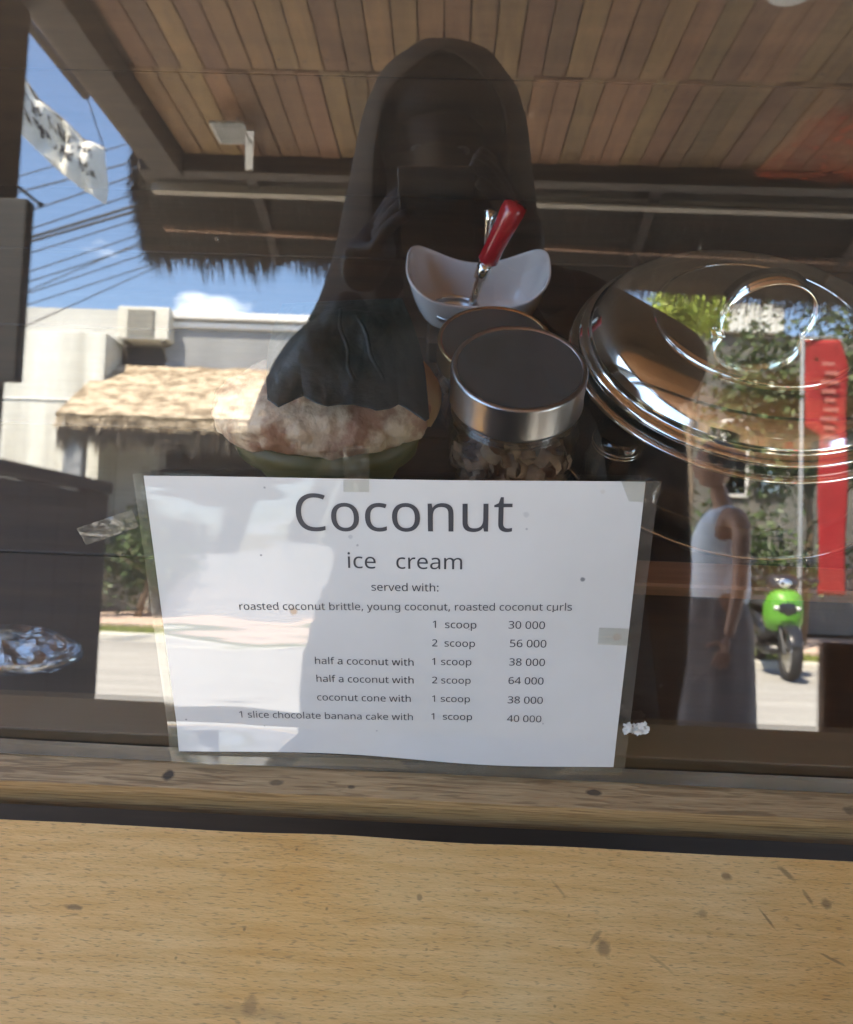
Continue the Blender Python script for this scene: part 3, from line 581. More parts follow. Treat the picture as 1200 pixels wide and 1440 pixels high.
a, c = M(6, -8, 1, -2.2), M(120, 134, 1, -2.95)
b = B(); tube(b, [a, c], .022, 10); tag(obj('banner_pole', b, 'dark_wood'), 'dark wooden pole slanting out from the roof above the cloth banner', 'pole')
b = B(); tube(b, [M(122, 136, 1, -2.95), c1], .003, 5); tag(obj('hanging_string', b, 'cable'), 'thin cord from the slanting pole to the banner corner', 'cord')

# ------------------------------------------------------------------ red upright banner
YN = -9.43
p1 = M(1190, 838, 1, YN); zt3 = M(1160, 478, 1, YN).z; xl = M(1150, 838, 1, YN).x; zg = .05; nk = 2.18
rb = thing('upright_banner', 'tall red cloth banner on a grey pole by the roadside', 'banner', (xl, YN, zg))
b = B(); grid(b, lambda u, v: Vector((xl - .09*nk*(v > .62)*min(1, (v-.62)/.03)*(1-u) + (p1.x-xl)*u*(1-.35*max(0, v-.9)/.1), YN+.03*math.sin(v*11+u*3), p1.z+(zt3-p1.z)*v)), 8, 60); solid(obj('cloth', b, 'red_cloth', rb, True), .004)
b = B()
for k in range(9):
    z = zt3-(.16+k*.055)*nk; x = (xl+p1.x)/2-.03*nk; w1 = rnd.uniform(.03, .06)*nk; w2 = rnd.uniform(.02, .05)*nk; box(b, (x-w1, YN+.040, z), (x+w2, YN+.046, z+.022*nk))
obj('lettering', b, 'red_print', rb)
xp = xl-.105*nk; b = B(); tube(b, [(xp, YN, zg), (xp, YN, zt3+.05)], .028, 10); tube(b, [(xp, YN, zt3), ((xl+p1.x)/2, YN, zt3+.06), (p1.x-.05, YN, zt3-.04)], .012, 6); obj('pole', b, 'grey_wall', rb)
b = B(); lathe(b, [(0, .0), (.06, .0), (.06, .10), (.035, .12), (0, .12)], (xp, YN, zg), 24); obj('base', b, 'concrete', rb)

# ------------------------------------------------------------------ scooters
def scooter(x, y, ang, front, label, group, z0=-.05):
    t = thing('scooter', label, 'scooter', (0, 0, 0), group); m = {}
    b = B(); lathe(b, [(.215, -.045), (.26, -.05), (.28, 0), (.26, .05), (.215, .045)], n=32, closed=True); tyre = b
    def wheel(cx):
        b = B(); lathe(b, [(.205, -.045), (.25, -.05), (.27, 0), (.25, .05), (.205, .045)], n=32, closed=True)
        bmesh.ops.rotate(b, verts=b.verts, matrix=Matrix.Rotation(R(90), 3, 'X')); bmesh.ops.translate(b, verts=b.verts, vec=(cx, 0, .27)); w0 = obj('wheel', b, 'rubber', t, True)
        b = B(); lathe(b, [(0, -.02), (.05, -.04), (.205, -.035), (.205, .035), (.05, .04), (0, .02)], n=24); bmesh.ops.rotate(b, verts=b.verts, matrix=Matrix.Rotation(R(90), 3, 'X')); bmesh.ops.translate(b, verts=b.verts, vec=(cx, 0, .27)); obj('rim', b, 'steel_satin', w0, True)
    tyre.free(); wheel(.62); wheel(-.62)
    def loft(secs, mtl, nm, par=t):
        b = B(); rings = []
        for (cx, cz, hw, hz_, ex) in secs:
            ring = []
            for k in range(20):
                a = 2*math.pi*k/20; ca, sa = math.cos(a), math.sin(a)
                ring.append(b.verts.new((cx+ex*abs(sa)**.7*(1 if sa > 0 else -1)*0, hw*abs(ca)**.7*(1 if ca > 0 else -1), cz+hz_*abs(sa)**.7*(1 if sa > 0 else -1))))
            rings.append(ring)
        for r0, r1 in zip(rings, rings[1:]):
            for k in range(20): b.faces.new((r0[k], r0[(k+1) % 20], r1[(k+1) % 20], r1[k]))
        b.faces.new(rings[0][::-1]); b.faces.new(rings[-1]); return obj(nm, b, mtl, par, True)
    loft([(-.85, .62, .04, .03, 0), (-.75, .60, .12, .09, 0), (-.45, .55, .17, .14, 0), (-.15, .50, .15, .14, 0), (-.02, .40, .10, .08, 0)], 'black_plastic', 'rear_body')
    loft([(-.8, .74, .10, .03, 0), (-.5, .76, .15, .05, 0), (-.2, .73, .14, .05, 0), (.0, .72, .08, .03, 0)], 'rubber', 'seat')
    loft([(-.1, .28, .15, .05, 0), (.15, .25, .15, .04, 0), (.35, .28, .14, .05, 0)], 'black_plastic', 'footboard')
    loft([(.30, .62, .16, .14, 0), (.36, .66, .20, .20, 0), (.42, .69, .19, .22, 0), (.50, .70, .13, .18, 0), (.55, .68, .05, .10, 0)], front, 'leg_shield')
    loft([(.24, .97, .10, .05, 0), (.32, .98, .17, .09, 0), (.40, .96, .13, .08, 0), (.44, .95, .05, .04, 0)], 'black_plastic', 'handlebar_cowl')
    b = B(); tube(b, [(.62, .05, .27), (.50, .06, .5), (.36, .03, .95)], .02); tube(b, [(.62, -.05, .27), (.50, -.06, .5), (.36, -.03, .95)], .02); obj('fork', b, 'black_plastic', t)
    loft([(.40, .50, .05, .03, 0), (.55, .56, .07, .03, 0), (.75, .50, .07, .03, 0), (.88, .36, .05, .02, 0)], 'black_plastic', 'mudguard')
    b = B(); tube(b, [(.28, -.36, 1.0), (.30, -.2, 1.02), (.33, 0, 1.0), (.30, .2, 1.02), (.28, .36, 1.0)], .013); hb = obj('handlebar', b, 'black_plastic', t, True)
    for s in (-1, 1):
        b = B(); tube(b, [(.28, s*.26, 1.01), (.27, s*.38, .998)], .019); obj('grip', b, 'rubber', hb)
        b = B(); tube(b, [(.31, s*.22, 1.02), (.28, s*.27, 1.16)], .006); ball(b, (.27, s*.29, 1.2), .055, (.25, 1, .75), 14); mr = obj('mirror', b, 'black_plastic', t, True)
        b = B(); ball(b, (.258, s*.29, 1.2), .048, (.12, 1, .75), 14); obj('mirror_glass', b, 'steel', mr, True)
        b = B(); ball(b, (.515, s*.10, .72), .035, (.7, 1, .6), 12); obj('indicator', b, 'plate_white', t, True)
    b = B(); ball(b, (.425, 0, .965), .07, (.35, 1, .8), 18); hl = obj('headlight', b, 'steel', t, True)
    b = B(); ball(b, (.520, 0, .71), .100, (.42, .9, 1.0), 18); obj('badge_disc', b, 'black_plastic', t, True)
    b = B(); tube(b, [(-.1, -.16, .25), (-.5, -.18, .24), (-.8, -.18, .32)], [.03, .05, .04]); obj('exhaust', b, 'steel_satin', t, True)
    t.location = (x, y, z0); t.rotation_euler = (0, 0, ang)
p = M(1110, 840, 1, -7.5); scooter(p.x-.02, -7.85, R(97), 'green_plastic', 'parked scooter with a bright green front shield facing the counter', 'scooters at the roadside')
p = M(1130, 880, 1, -7.3); scooter(p.x+1.2, -6.9, R(172), 'black_plastic', 'black scooter parked side on in front of the red banner', 'scooters at the roadside')

# ------------------------------------------------------------------ people
def skin_mesh(name, verts, edges, rads, m, parent, sub=2, root=0):
    me = bpy.data.meshes.new(name); me.from_pydata([tuple(v) for v in verts], edges, []); me.materials.append(M_[m])
    o = bpy.data.objects.new(name, me); COL.objects.link(o)
    if parent is not None: o.parent = parent; o.matrix_parent_inverse = parent.matrix_basis.inverted()
    sk = o.modifiers.new('skin', 'SKIN'); sk.use_smooth_shade = True
    for i, r in enumerate(rads):
        d = me.skin_vertices[0].data[i]; d.radius = r if isinstance(r, tuple) else (r, r); d.use_root = (i == root)
    s = o.modifiers.new('sub', 'SUBSURF'); s.levels = sub; s.render_levels = sub; return o
def hand(o, wrist, direc, palm_n, parent, m, curl=.5, side=1):
    """a palm and five bent fingers as one skinned figure"""
    d = Vector(direc).normalized(); n_ = Vector(palm_n); n_ = (n_-d*n_.dot(d)).normalized(); s = d.cross(n_)*side; w0 = Vector(wrist)
    V = [w0, w0+d*.045, w0+d*.075]; E = [(0, 1), (1, 2)]; Rr = [(.026, .02), (.034, .016), (.034, .014)]
    for k, (off, L_, r) in enumerate(((-.030, .062, .0078), (-.010, .074, .0085), (.010, .070, .0085), (.029, .064, .0082))):
        a = w0+d*.085+s*off; i0 = len(V); V.append(a); E.append((2, i0)); Rr.append((r*1.1, r*1.1)); cur = a; dd = d.copy()
        for j in range(3):
            dd = (dd + n_*curl*(.6+.3*j)).normalized(); cur = cur+dd*L_*(.42, .33, .25)[j]; V.append(cur); E.append((len(V)-2, len(V)-1)); Rr.append((r*(1, .92, .8)[j],)*2)
    i0 = len(V); cur = w0+d*.03+s*.034; V.append(cur); E.append((1, i0)); Rr.append((.012, .012)); dd = (d*.6+s*.9+n_*.3).normalized()
    for j in range(2): cur = cur+dd*.032; V.append(cur); E.append((len(V)-2, len(V)-1)); Rr.append((.0105, .0105)); dd = (dd+d*.4+n_*curl).normalized()
    return skin_mesh('hand', V, E, Rr, m, parent, 2)
def head(parent, c, face_dir, m, hairfn, scale=1.):
    f = Vector(face_dir).normalized(); up = Vector((0, 0, 1)); s = f.cross(up).normalized(); up = s.cross(f); Rm = Matrix((s, f, up)).transposed()
    b = B(); vs = ball(b, (0, 0, 0), 1, n=36)
    for v in b.verts:
        x, y, z = v.co; w_ = .078*(1-.18*max(0, -z)); dd = .098
        v.co = Vector((x*w_, y*dd*(1-.05*max(0, -z)) + .012*max(0, -z)*max(0, y), z*.118))
        q = v.co
        q.y += .020*math.exp(-((q.x/.012)**2+((q.z+.008)/.022)**2))*(1 if y > 0 else 0)       # nose
        q.y -= .009*(math.exp(-(((q.x-.031)/.016)**2+((q.z-.012)/.012)**2))+math.exp(-(((q.x+.031)/.016)**2+((q.z-.012)/.012)**2)))*(1 if y > 0 else 0)
        q.y += .007*math.exp(-((q.x/.024)**2+((q.z+.052)/.010)**2))*(1 if y > 0 else 0)
        q.y += .012*math.exp(-((q.x/.025)**2+((q.z+.095)/.018)**2))*(1 if y > -.2 else 0)
    def place():
        for v in b.verts: v.co = Vector(c) + Rm @ (v.co*scale)
    for sgn in (-1, 1): ball(b, (sgn*.079, -.005, .0), .03, (.28, .6, 1), 10)
    place(); hd = obj('head', b, m, parent, True)
    for sgn in (-1, 1):
        b = B(); ball(b, (sgn*.031, .079, .010), .0125, (1, 1, .62), 12); place(); ey = obj('eye', b, 'eye_white', hd, True)
        b = B(); ball(b, (sgn*.031, .0895, .009), .0058, (1, .5, .9), 10); place(); obj('iris', b, 'eye_dark', ey, True)
    b = B(); ball(b, (0, .0955, -.052), .022, (1, .3, .32), 12); place(); obj('lips', b, 'lips', hd, True)
    b = B(); hairfn(b); place(); obj('hair', b, 'hair', parent, True)
    return hd
# photographer: phone held in front of the face, seen as a dark shape in the pane
ph = thing('person', 'photographer in a dark hood and dark clothes mirrored in the glass, holding up a phone', 'person', (.0, -.42, 0))
HCN = Vector((-.032, -.40, 1.668))
phw = CAM + cd*.085 + cr*.028 - cf*.020      # right wrist region, behind the phone
RW = CAM + cr*.075 + cd*.125 - cf*.045; LW = CAM - cr*.125 + cd*.150 - cf*.040
V = [(.02, -.44, .95), (.02, -.43, 1.10), (.01, -.42, 1.24), (.0, -.42, 1.37), (-.01, -.42, 1.45), (-.01, -.41, 1.51), (-.015, -.40, 1.58),
     (.12, -.42, 1.405), (.19, -.42, 1.385), (.345, -.36, 1.34), RW,
     (-.12, -.42, 1.39), (-.19, -.42, 1.37), (-.245, -.33, 1.19), LW,
     (.11, -.44, .88), (.11, -.42, .48), (.11, -.46, .10), (.12, -.36, .045),
     (-.07, -.44, .88), (-.08, -.42, .48), (-.09, -.46, .10), (-.10, -.36, .045)]
E = [(0, 1), (1, 2), (2, 3), (3, 4), (4, 5), (5, 6), (3, 7), (7, 8), (8, 9), (9, 10), (3, 11), (11, 12), (12, 13), (13, 14), (0, 15), (15, 16), (16, 17), (17, 18), (0, 19), (19, 20), (20, 21), (21, 22)]
Rr = [(.15, .12), (.13, .10), (.15, .11), (.14, .10), (.06, .06), (.05, .05), (.05, .05), .07, .062, .046, .028, .07, .062, .046, .028, .10, .07, .045, .04, .10, .07, .045, .04]
skin_mesh('body', V, E, Rr, 'skin_shaded', ph)
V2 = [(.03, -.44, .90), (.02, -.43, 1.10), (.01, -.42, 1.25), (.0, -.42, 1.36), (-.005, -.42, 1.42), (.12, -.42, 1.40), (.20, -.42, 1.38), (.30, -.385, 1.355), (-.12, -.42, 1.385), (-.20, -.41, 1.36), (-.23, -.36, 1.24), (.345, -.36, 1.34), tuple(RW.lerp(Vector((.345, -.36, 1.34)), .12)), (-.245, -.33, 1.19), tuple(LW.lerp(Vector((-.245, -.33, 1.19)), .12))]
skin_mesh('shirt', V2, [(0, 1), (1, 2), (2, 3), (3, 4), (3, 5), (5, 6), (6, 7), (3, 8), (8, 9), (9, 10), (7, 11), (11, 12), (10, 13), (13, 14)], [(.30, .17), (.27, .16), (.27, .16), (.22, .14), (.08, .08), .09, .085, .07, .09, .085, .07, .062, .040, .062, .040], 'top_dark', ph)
b = B(); lathe(b, [(.20, .56), (.26, .44), (.31, .05), (.33, -.45), (.315, -.44), (.24, .42), (.185, .56)], (.06, -.46, .55), 40)
for v in b.verts: v.co.y = -.46+(v.co.y+.46)*.6
sk_ = obj('skirt', b, 'skirt_dark', ph, True)
def long_hair(bm):
    for v in ball(bm, (0, -.022, .045), 1, n=34):
        q = v.co-Vector((0, -.022, .045)); q = Vector((q.x*.100, q.y*.112, q.z*.108)); v.co = q+Vector((0, -.022, .045))
        if v.co.y > .05 and v.co.z < .06: v.co.y = .05
        v.co += q.normalized()*.004*noise.noise(v.co*60)
head(ph, HCN, (.03, 1, -.45), 'skin_shaded', long_hair, 1.0)
b = B(); rings = []                             # hood: open at the face, falling on to the shoulders
for k, (z, rx, ry, gap) in enumerate(((1.400, .200, .135, 24), (1.43, .182, .13, 26), (1.47, .168, .125, 30), (1.52, .158, .125, 36), (1.58, .146, .130, 42), (1.64, .138, .132, 44), (1.70, .131, .131, 42), (1.735, .125, .127, 36), (1.765, .114, .118, 10), (1.785, .103, .108, .4), (1.808, .084, .090, .3), (1.828, .054, .058, .3), (1.838, .024, .026, .5), (1.840, .002, .002, .2))):
    ring = []
    for i in range(49):
        a = R(90+gap)+(2*math.pi-2*R(gap))*i/48; n_ = noise.noise((math.cos(a)*3, math.sin(a)*3, z*14))*.006
        ring.append(b.verts.new((HCN.x+.005+(rx+n_)*math.cos(a), HCN.y-.005+(ry+n_)*math.sin(a), z)))
    rings.append(ring)
for r0, r1 in zip(rings, rings[1:]):
    for i in range(48): b.faces.new((r0[i], r0[i+1], r1[i+1], r1[i]))
bmesh.ops.remove_doubles(b, verts=b.verts, dist=.0028); bmesh.ops.recalc_face_normals(b, faces=b.faces); hd_ = obj('hood', b, 'top_dark', ph, True); solid(hd_, .007, 0); hd_.modifiers.new('s', 'SUBSURF').render_levels = 1
b = B()
def mask(u, v):
    a = R(18)+R(144)*u; z = -.10+.105*v; return HCN + Vector((.083*math.cos(a), .085*math.sin(a)*(1-.25*(1-v))+.030*math.exp(-((u-.5)/.16)**2)*(.5+.5*v), z-.035*math.sin(a)))
grid(b, mask, 30, 12); obj('face_shade', b, 'top_dark', ph, True)  # covering added to keep the face dark, as if in shade
hand(ph, RW, (-cr*.25-cd*.95+cf*.1), (-cr-.0*cf), ph, 'skin_shaded', .30, 1)
hand(ph, LW, (cr*.35-cd*.9+cf*.1), (cr), ph, 'skin_shaded', .30, -1)
bgx = thing('shoulder_bag', 'black cloth shoulder bag on the right side of the photographer', 'bag', (.30, -.46, .86))
b = B(); lathe(b, [(.0, 0), (.85, .01), (1.0, .08), (1.03, .2), (.95, .33), (.80, .40), (.72, .405), (.78, .36), (.9, .2), (.9, .05), (0, .03)], (0, 0, 0), 32)
for v in b.verts: v.co = Vector((.280+v.co.x*.108*(1+.05*noise.noise(v.co*3)), -.47+v.co.y*.055, .80+v.co.z*1.28))
obj('pouch', b, 'top_dark', bgx, True)
b = B(); tube(b, [(.24, -.47, 1.22), (.22, -.49, 1.34), (.17, -.52, 1.45), (.08, -.53, 1.47), (.12, -.53, 1.3), (.30, -.51, 1.22)], .012, 8); obj('strap', b, 'black_plastic', bgx, True)
# the phone (the camera looks out of its lens)
phn = thing('phone', 'dark smartphone held upright in front of the photographer', 'phone', CAM)
Rm = Matrix((cr, -cd, cf)).transposed()         # local x right, y up, z towards the case
def inphone(bm):
    for v in bm.verts: v.co = CAM + Rm @ v.co
b = B(); box(b, (-.064, -.136, -.0105), (.0155, .0135, -.0020), .0018, 2); inphone(b); obj('case', b, 'black_plastic', phn, True)
b = B(); box(b, (-.061, -.133, -.0112), (.0125, .0105, -.0107)); inphone(b); obj('screen', b, 'eye_dark', phn)
b = B(); lathe(b, [(.0065, -.0018), (.0085, -.0018), (.0085, -.0005), (.0065, -.0005)], n=24, closed=True); inphone(b); obj('lens_ring', b, 'black_plastic', phn)
b = B(); lathe(b, [(.0, -.0010), (.0065, -.0010), (.0075, -.0018)], (0, -.022, 0), n=24); inphone(b); obj('lens', b, 'eye_dark', phn)
# woman walking past
wx = M(1015, 700, 1, -3.05).x
wk = thing('person', 'passer-by in a white sleeveless top and long brown skirt walking left', 'person', (wx, -3.05, -.0))
hz0 = M(990, 655, 1, -3.05).z
V = [(wx, -3.05, .88), (wx+.015, -3.05, 1.02), (wx+.01, -3.05, 1.15), (wx+.015, -3.05, 1.27), (wx+.01, -3.05, 1.34), (wx-.005, -3.05, 1.40), (wx-.025, -3.05, 1.46),
     (wx+.03, -2.93, 1.29), (wx+.04, -2.88, 1.25), (wx+.02, -2.84, .97), (wx-.03, -2.84, .74),
     (wx+.02, -3.17, 1.29), (wx+.01, -3.22, 1.25), (wx+.05, -3.25, .97), (wx+.02, -3.25, .75),
     (wx, -2.97, .84), (wx-.06, -2.97, .45), (wx-.04, -2.97, .04), (wx-.15, -2.97, .02),
     (wx, -3.13, .84), (wx+.03, -3.13, .45), (wx+.14, -3.13, .08), (wx+.05, -3.13, .02)]
Rr = [(.14, .12), (.11, .10), (.12, .11), (.11, .10), (.055, .05), (.045, .045), (.045, .045), .055, .048, .036, .024, .055, .048, .036, .024, .09, .06, .038, .033, .09, .06, .038, .033]
skin_mesh('body', V, E, Rr, 'skin', wk)
V2 = [(wx+.0, -3.05, .84), (wx, -3.05, .98), (wx-.005, -3.05, 1.12), (wx, -3.05, 1.22), (wx+.015, -3.05, 1.30), (wx+.02, -2.96, 1.31), (wx+.02, -3.14, 1.31)]
skin_mesh('top', V2, [(0, 1), (1, 2), (2, 3), (3, 4), (4, 5), (4, 6)], [(.165, .15), (.15, .14), (.155, .135), (.14, .12), (.07, .08), .05, .05], 'shirt_white', wk)
b = B(); lathe(b, [(.13, .36), (.165, .25), (.18, 0), (.20, -.5), (.21, -.72), (.20, -.72), (.15, .25), (.12, .36)], (wx-.02, -3.05, .55), 40)
for v in b.verts: v.co.y = -3.05+(v.co.y+3.05)*.95; v.co.x += .012*math.sin(math.atan2(v.co.y+3.05, v.co.x-wx)*9)
obj('skirt', b, 'skirt_brown', wk, True)
def tied_hair(bm):
    for v in ball(bm, (0, -.02, .03), 1, n=30):
        q = v.co-Vector((0, -.02, .03)); q = Vector((q.x*.088, q.y*.106, q.z*.108)); v.co = q+Vector((0, -.02, .03))
        if v.co.y > .045 and v.co.z < .07: v.co.y = .045
    ball(bm, (0, -.135, .02), .05, n=14)
head(wk, (wx-.04, -3.05, hz0+.0), (-1, 0, -.08), 'skin', tied_hair, .92)
hand(wk, V[10], (-.25, 0, -1), (0, -1, 0), wk, 'skin', .35, 1)
hand(wk, V[14], (-.1, 0, -1), (0, 1, 0), wk, 'skin', .35, -1)

# ------------------------------------------------------------------ display case: sill, leaning pane, floor, back
case = thing('display_case', 'dark wooden display case with a leaning glass front and weathered timber sill', 'display case', (0, .5, .9))
YS = T(600, 1124, 2, .905).y
c1_, c2_ = (.31, .195, .085), (.48, .33, .155)
def sst(px, py, a, bb, k=.85):
    p = T(px, py, 2, .905); return ((p.x, p.y, p.z), a, bb, k)
M_['sill'] = sill_mat('sill_wood', c1_, c2_, [sst(237, 1090, .0042, .0038), sst(390, 1101, .005, .0022, .6), sst(494, 1107, .0025, .0015, .6), sst(836, 1115, .0055, .0022, .8), sst(1195, 1140, .004, .003, .5)])
M_['sill2'] = sill_mat('rail_wood', (.27, .17, .068), (.40, .27, .12))
b = B(); vs = grid(b, lambda u, v: Vector((-1.05+2.4*u, YS-.001+.0008*noise.noise((u*40, 0, 0)) + (.2335-YS)*v, .905)), 120, 2)
for f in list(b.faces): pass
r_ = bmesh.ops.extrude_face_region(b, geom=list(b.faces)); bmesh.ops.translate(b, verts=[v for v in r_['geom'] if isinstance(v, bmesh.types.BMVert)], vec=(0, 0, -.014)); bmesh.ops.recalc_face_normals(b, faces=b.faces)
obj('sill', b, 'sill', case)
b = B(); box(b, (-1.05, YS+.0015, .852), (1.35, .2335, .889), .0015); obj('rail', b, 'sill2', case)
# pane
ub, wb = guw(Vector((0, .226, .905))); W0, W1 = -.34, wb
def gbox(bm, u0, u1, w0, w1, o0, o1): hexa(bm, [gp(u0, w1, o0), gp(u1, w1, o0), gp(u1, w0, o0), gp(u0, w0, o0), gp(u0, w1, o1), gp(u1, w1, o1), gp(u1, w0, o1), gp(u0, w0, o1)])
b = B(); gbox(b, -1.0, 1.3, W0, W1, -.005, 0); bmesh.ops.recalc_face_normals(b, faces=b.faces); obj('glass_pane', b, 'glass', case)
# mapping of the dust noise follows the object's own axes
for nm, u0, u1 in (('left_post', -1.05, -1.003), ('right_post', 1.303, 1.35)):
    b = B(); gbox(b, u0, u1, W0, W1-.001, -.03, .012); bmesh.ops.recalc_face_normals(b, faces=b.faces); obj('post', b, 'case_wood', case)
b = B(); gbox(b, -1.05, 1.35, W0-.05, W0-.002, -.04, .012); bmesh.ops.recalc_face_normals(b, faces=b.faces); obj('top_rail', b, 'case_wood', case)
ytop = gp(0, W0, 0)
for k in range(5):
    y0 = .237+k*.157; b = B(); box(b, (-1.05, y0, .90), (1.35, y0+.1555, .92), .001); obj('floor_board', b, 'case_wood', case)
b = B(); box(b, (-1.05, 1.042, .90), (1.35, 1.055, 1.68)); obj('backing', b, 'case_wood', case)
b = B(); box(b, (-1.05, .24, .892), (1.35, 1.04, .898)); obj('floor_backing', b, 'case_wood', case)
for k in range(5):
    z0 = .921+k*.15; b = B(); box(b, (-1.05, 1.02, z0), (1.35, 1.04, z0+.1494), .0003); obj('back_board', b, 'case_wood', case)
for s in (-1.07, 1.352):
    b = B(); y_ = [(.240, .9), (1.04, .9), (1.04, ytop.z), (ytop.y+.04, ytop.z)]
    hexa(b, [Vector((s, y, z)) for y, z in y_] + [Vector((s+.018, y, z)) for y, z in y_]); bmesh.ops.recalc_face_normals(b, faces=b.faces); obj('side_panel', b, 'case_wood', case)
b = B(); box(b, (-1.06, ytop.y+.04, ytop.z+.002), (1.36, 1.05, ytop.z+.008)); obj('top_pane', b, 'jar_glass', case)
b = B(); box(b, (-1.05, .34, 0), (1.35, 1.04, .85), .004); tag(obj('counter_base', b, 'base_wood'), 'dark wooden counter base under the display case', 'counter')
# batten lying across the case floor
yb0, yb1 = T(1000, 826, 2, .936).y, T(1000, 790, 2, .936).y
b = B(); box(b, (.10, yb0, .9205), (1.3, yb1, .936), .002); tag(obj('floor_batten', b, 'batten'), 'reddish brown wooden batten across the floor inside the case', 'batten')
# grey film along the bottom of the pane
b = B(); grid(b, lambda u, v: gp(-1.0+2.3*u, W1-.001-(.0125+.0016*noise.noise((u*9, 1, 0)))*v, .0006+.0002), 160, 3); fs = obj('sealing_strip', b, 'film_strip', case); solid(fs, .0003)
# ledge
b = B(); y0, y1 = -.175, T(600, 1182, 2, ZB).y
def led(u, v): return Vector((-1.15+2.6*u, y0+(y1-y0)*v + (.0016*noise.noise((u*30, 2, 0)) if v > .99 else 0), ZB + .0006*noise.noise((u*14, v*3, 0)) - .004*max(0, 1-v*30)))
grid(b, led, 220, 30); r_ = bmesh.ops.extrude_face_region(b, geom=list(b.faces)); bmesh.ops.translate(b, verts=[v for v in r_['geom'] if isinstance(v, bmesh.types.BMVert)], vec=(0, 0, -.04)); bmesh.ops.recalc_face_normals(b, faces=b.faces)
tag(obj('wooden_ledge', b, 'ledge'), 'wide tan wooden ledge with dark stains in front of the display case', 'ledge')
for xx in (-.9, .2, 1.2):
    b = B(); box(b, (xx, -.12, 0), (xx+.07, .16, ZB-.043), .004); tag(obj('ledge_support', b, 'dark_wood'), {-.9: 'dark upright board holding the left end of the wooden ledge', .2: 'dark upright board holding the middle of the wooden ledge', 1.2: 'dark upright board holding the right end of the wooden ledge'}[xx], 'support')
# brown board at the right, standing on the shop floor
a = M(1158, 930, 1, -.55); c = M(1164, 1010, 1, -.55)
st = thing('wooden_chair', 'brown wooden chair pushed against the right end of the ledge', 'chair', (a.x+.22, -.6, 0))
b = B(); box(b, (a.x, -.57, .46), (a.x+.44, -.54, M(1170, 905, 1, -.55).z), .006); obj('backrest', b, 'batten', st)
b = B(); box(b, (a.x, -.53, .43), (a.x+.44, -.20, .458), .006); obj('seat', b, 'batten', st)
for (dx, dy) in ((0, -.568), (.4, -.568), (0, -.24), (.4, -.24)):
    b = B(); box(b, (a.x+dx, dy, 0), (a.x+dx+.04, dy+.04, .428), .003); obj('leg', b, 'batten', st)

# ------------------------------------------------------------------ the laminated sign
TL, TR, BR, BL = [guw(G(*p)) for p in ((203, 668), (908, 677), (862, 1078), (255, 1057))]
def suw(u, v):
    a = (TL[0]+(TR[0]-TL[0])*u, TL[1]+(TR[1]-TL[1])*u); c = (BL[0]+(BR[0]-BL[0])*u, BL[1]+(BR[1]-BL[1])*u)
    return a[0]+(c[0]-a[0])*v, a[1]+(c[1]-a[1])*v
def wav(u, w):                                  # how far the sheet stands off the pane
    t_ = (w-TL[1])/(BL[1]-TL[1])
    return .0014 + .00016*math.sin(u*31+1)*math.sin(t_*5+u*9) + .00005*math.sin(u*60+t_*14) + .0006*max(0, 1-t_*4)*(1-t_*4)*math.sin(u*26+2) + .0035*max(0, t_-.88)/.12*(.6+.4*math.sin(u*34+.5))
def sheet(bm, u0, u1, v0, v1, nu, nv, off, fn=None):
    def f_(a, c):
        u, v = u0+(u1-u0)*a, v0+(v1-v0)*c
        if fn: u, v = fn(u, v)
        U, W_ = suw(u, v); return gp(U, W_, wav(U, W_)+off)
    grid(bm, f_, nu, nv)
sign = thing('price_sign', 'laminated white price sheet headed Coconut taped to the glass front', 'sign', gp(-.03, .26, .002))
mp_ = mat('sheet_paper', (.60, .585, .53), .35, (.64, .625, .57), 9, coat=1.0, bump=0); nt = mp_.node_tree; b_ = nt.nodes['Principled BSDF']; b_.inputs['Coat IOR'].default_value = 1.7; b_.inputs['Coat Roughness'].default_value = .03; b_.inputs['Specular IOR Level'].default_value = 0
geo = nt.nodes.new('ShaderNodeNewGeometry'); mq = nt.nodes.new('ShaderNodeMapping'); mq.inputs['Scale'].default_value = (1.0, 5, 5); nt.links.new(geo.outputs['Position'], mq.inputs[0])
nn = nt.nodes.new('ShaderNodeTexNoise'); nn.inputs['Scale'].default_value = 14; nn.inputs['Detail'].default_value = 1; nt.links.new(mq.outputs[0], nn.inputs[0])
bb_ = nt.nodes.new('ShaderNodeBump'); bb_.inputs['Strength'].default_value = .5; bb_.inputs['Distance'].default_value = .0003; nt.links.new(nn.outputs[0], bb_.inputs['Height']); nt.links.new(bb_.outputs[0], b_.inputs['Coat Normal'])
cur = nt.nodes['tone'].outputs[2]
wob = nt.nodes.new('ShaderNodeTexNoise'); wob.inputs['Scale'].default_value = 400; nt.links.new(geo.outputs['Position'], wob.inputs[0])
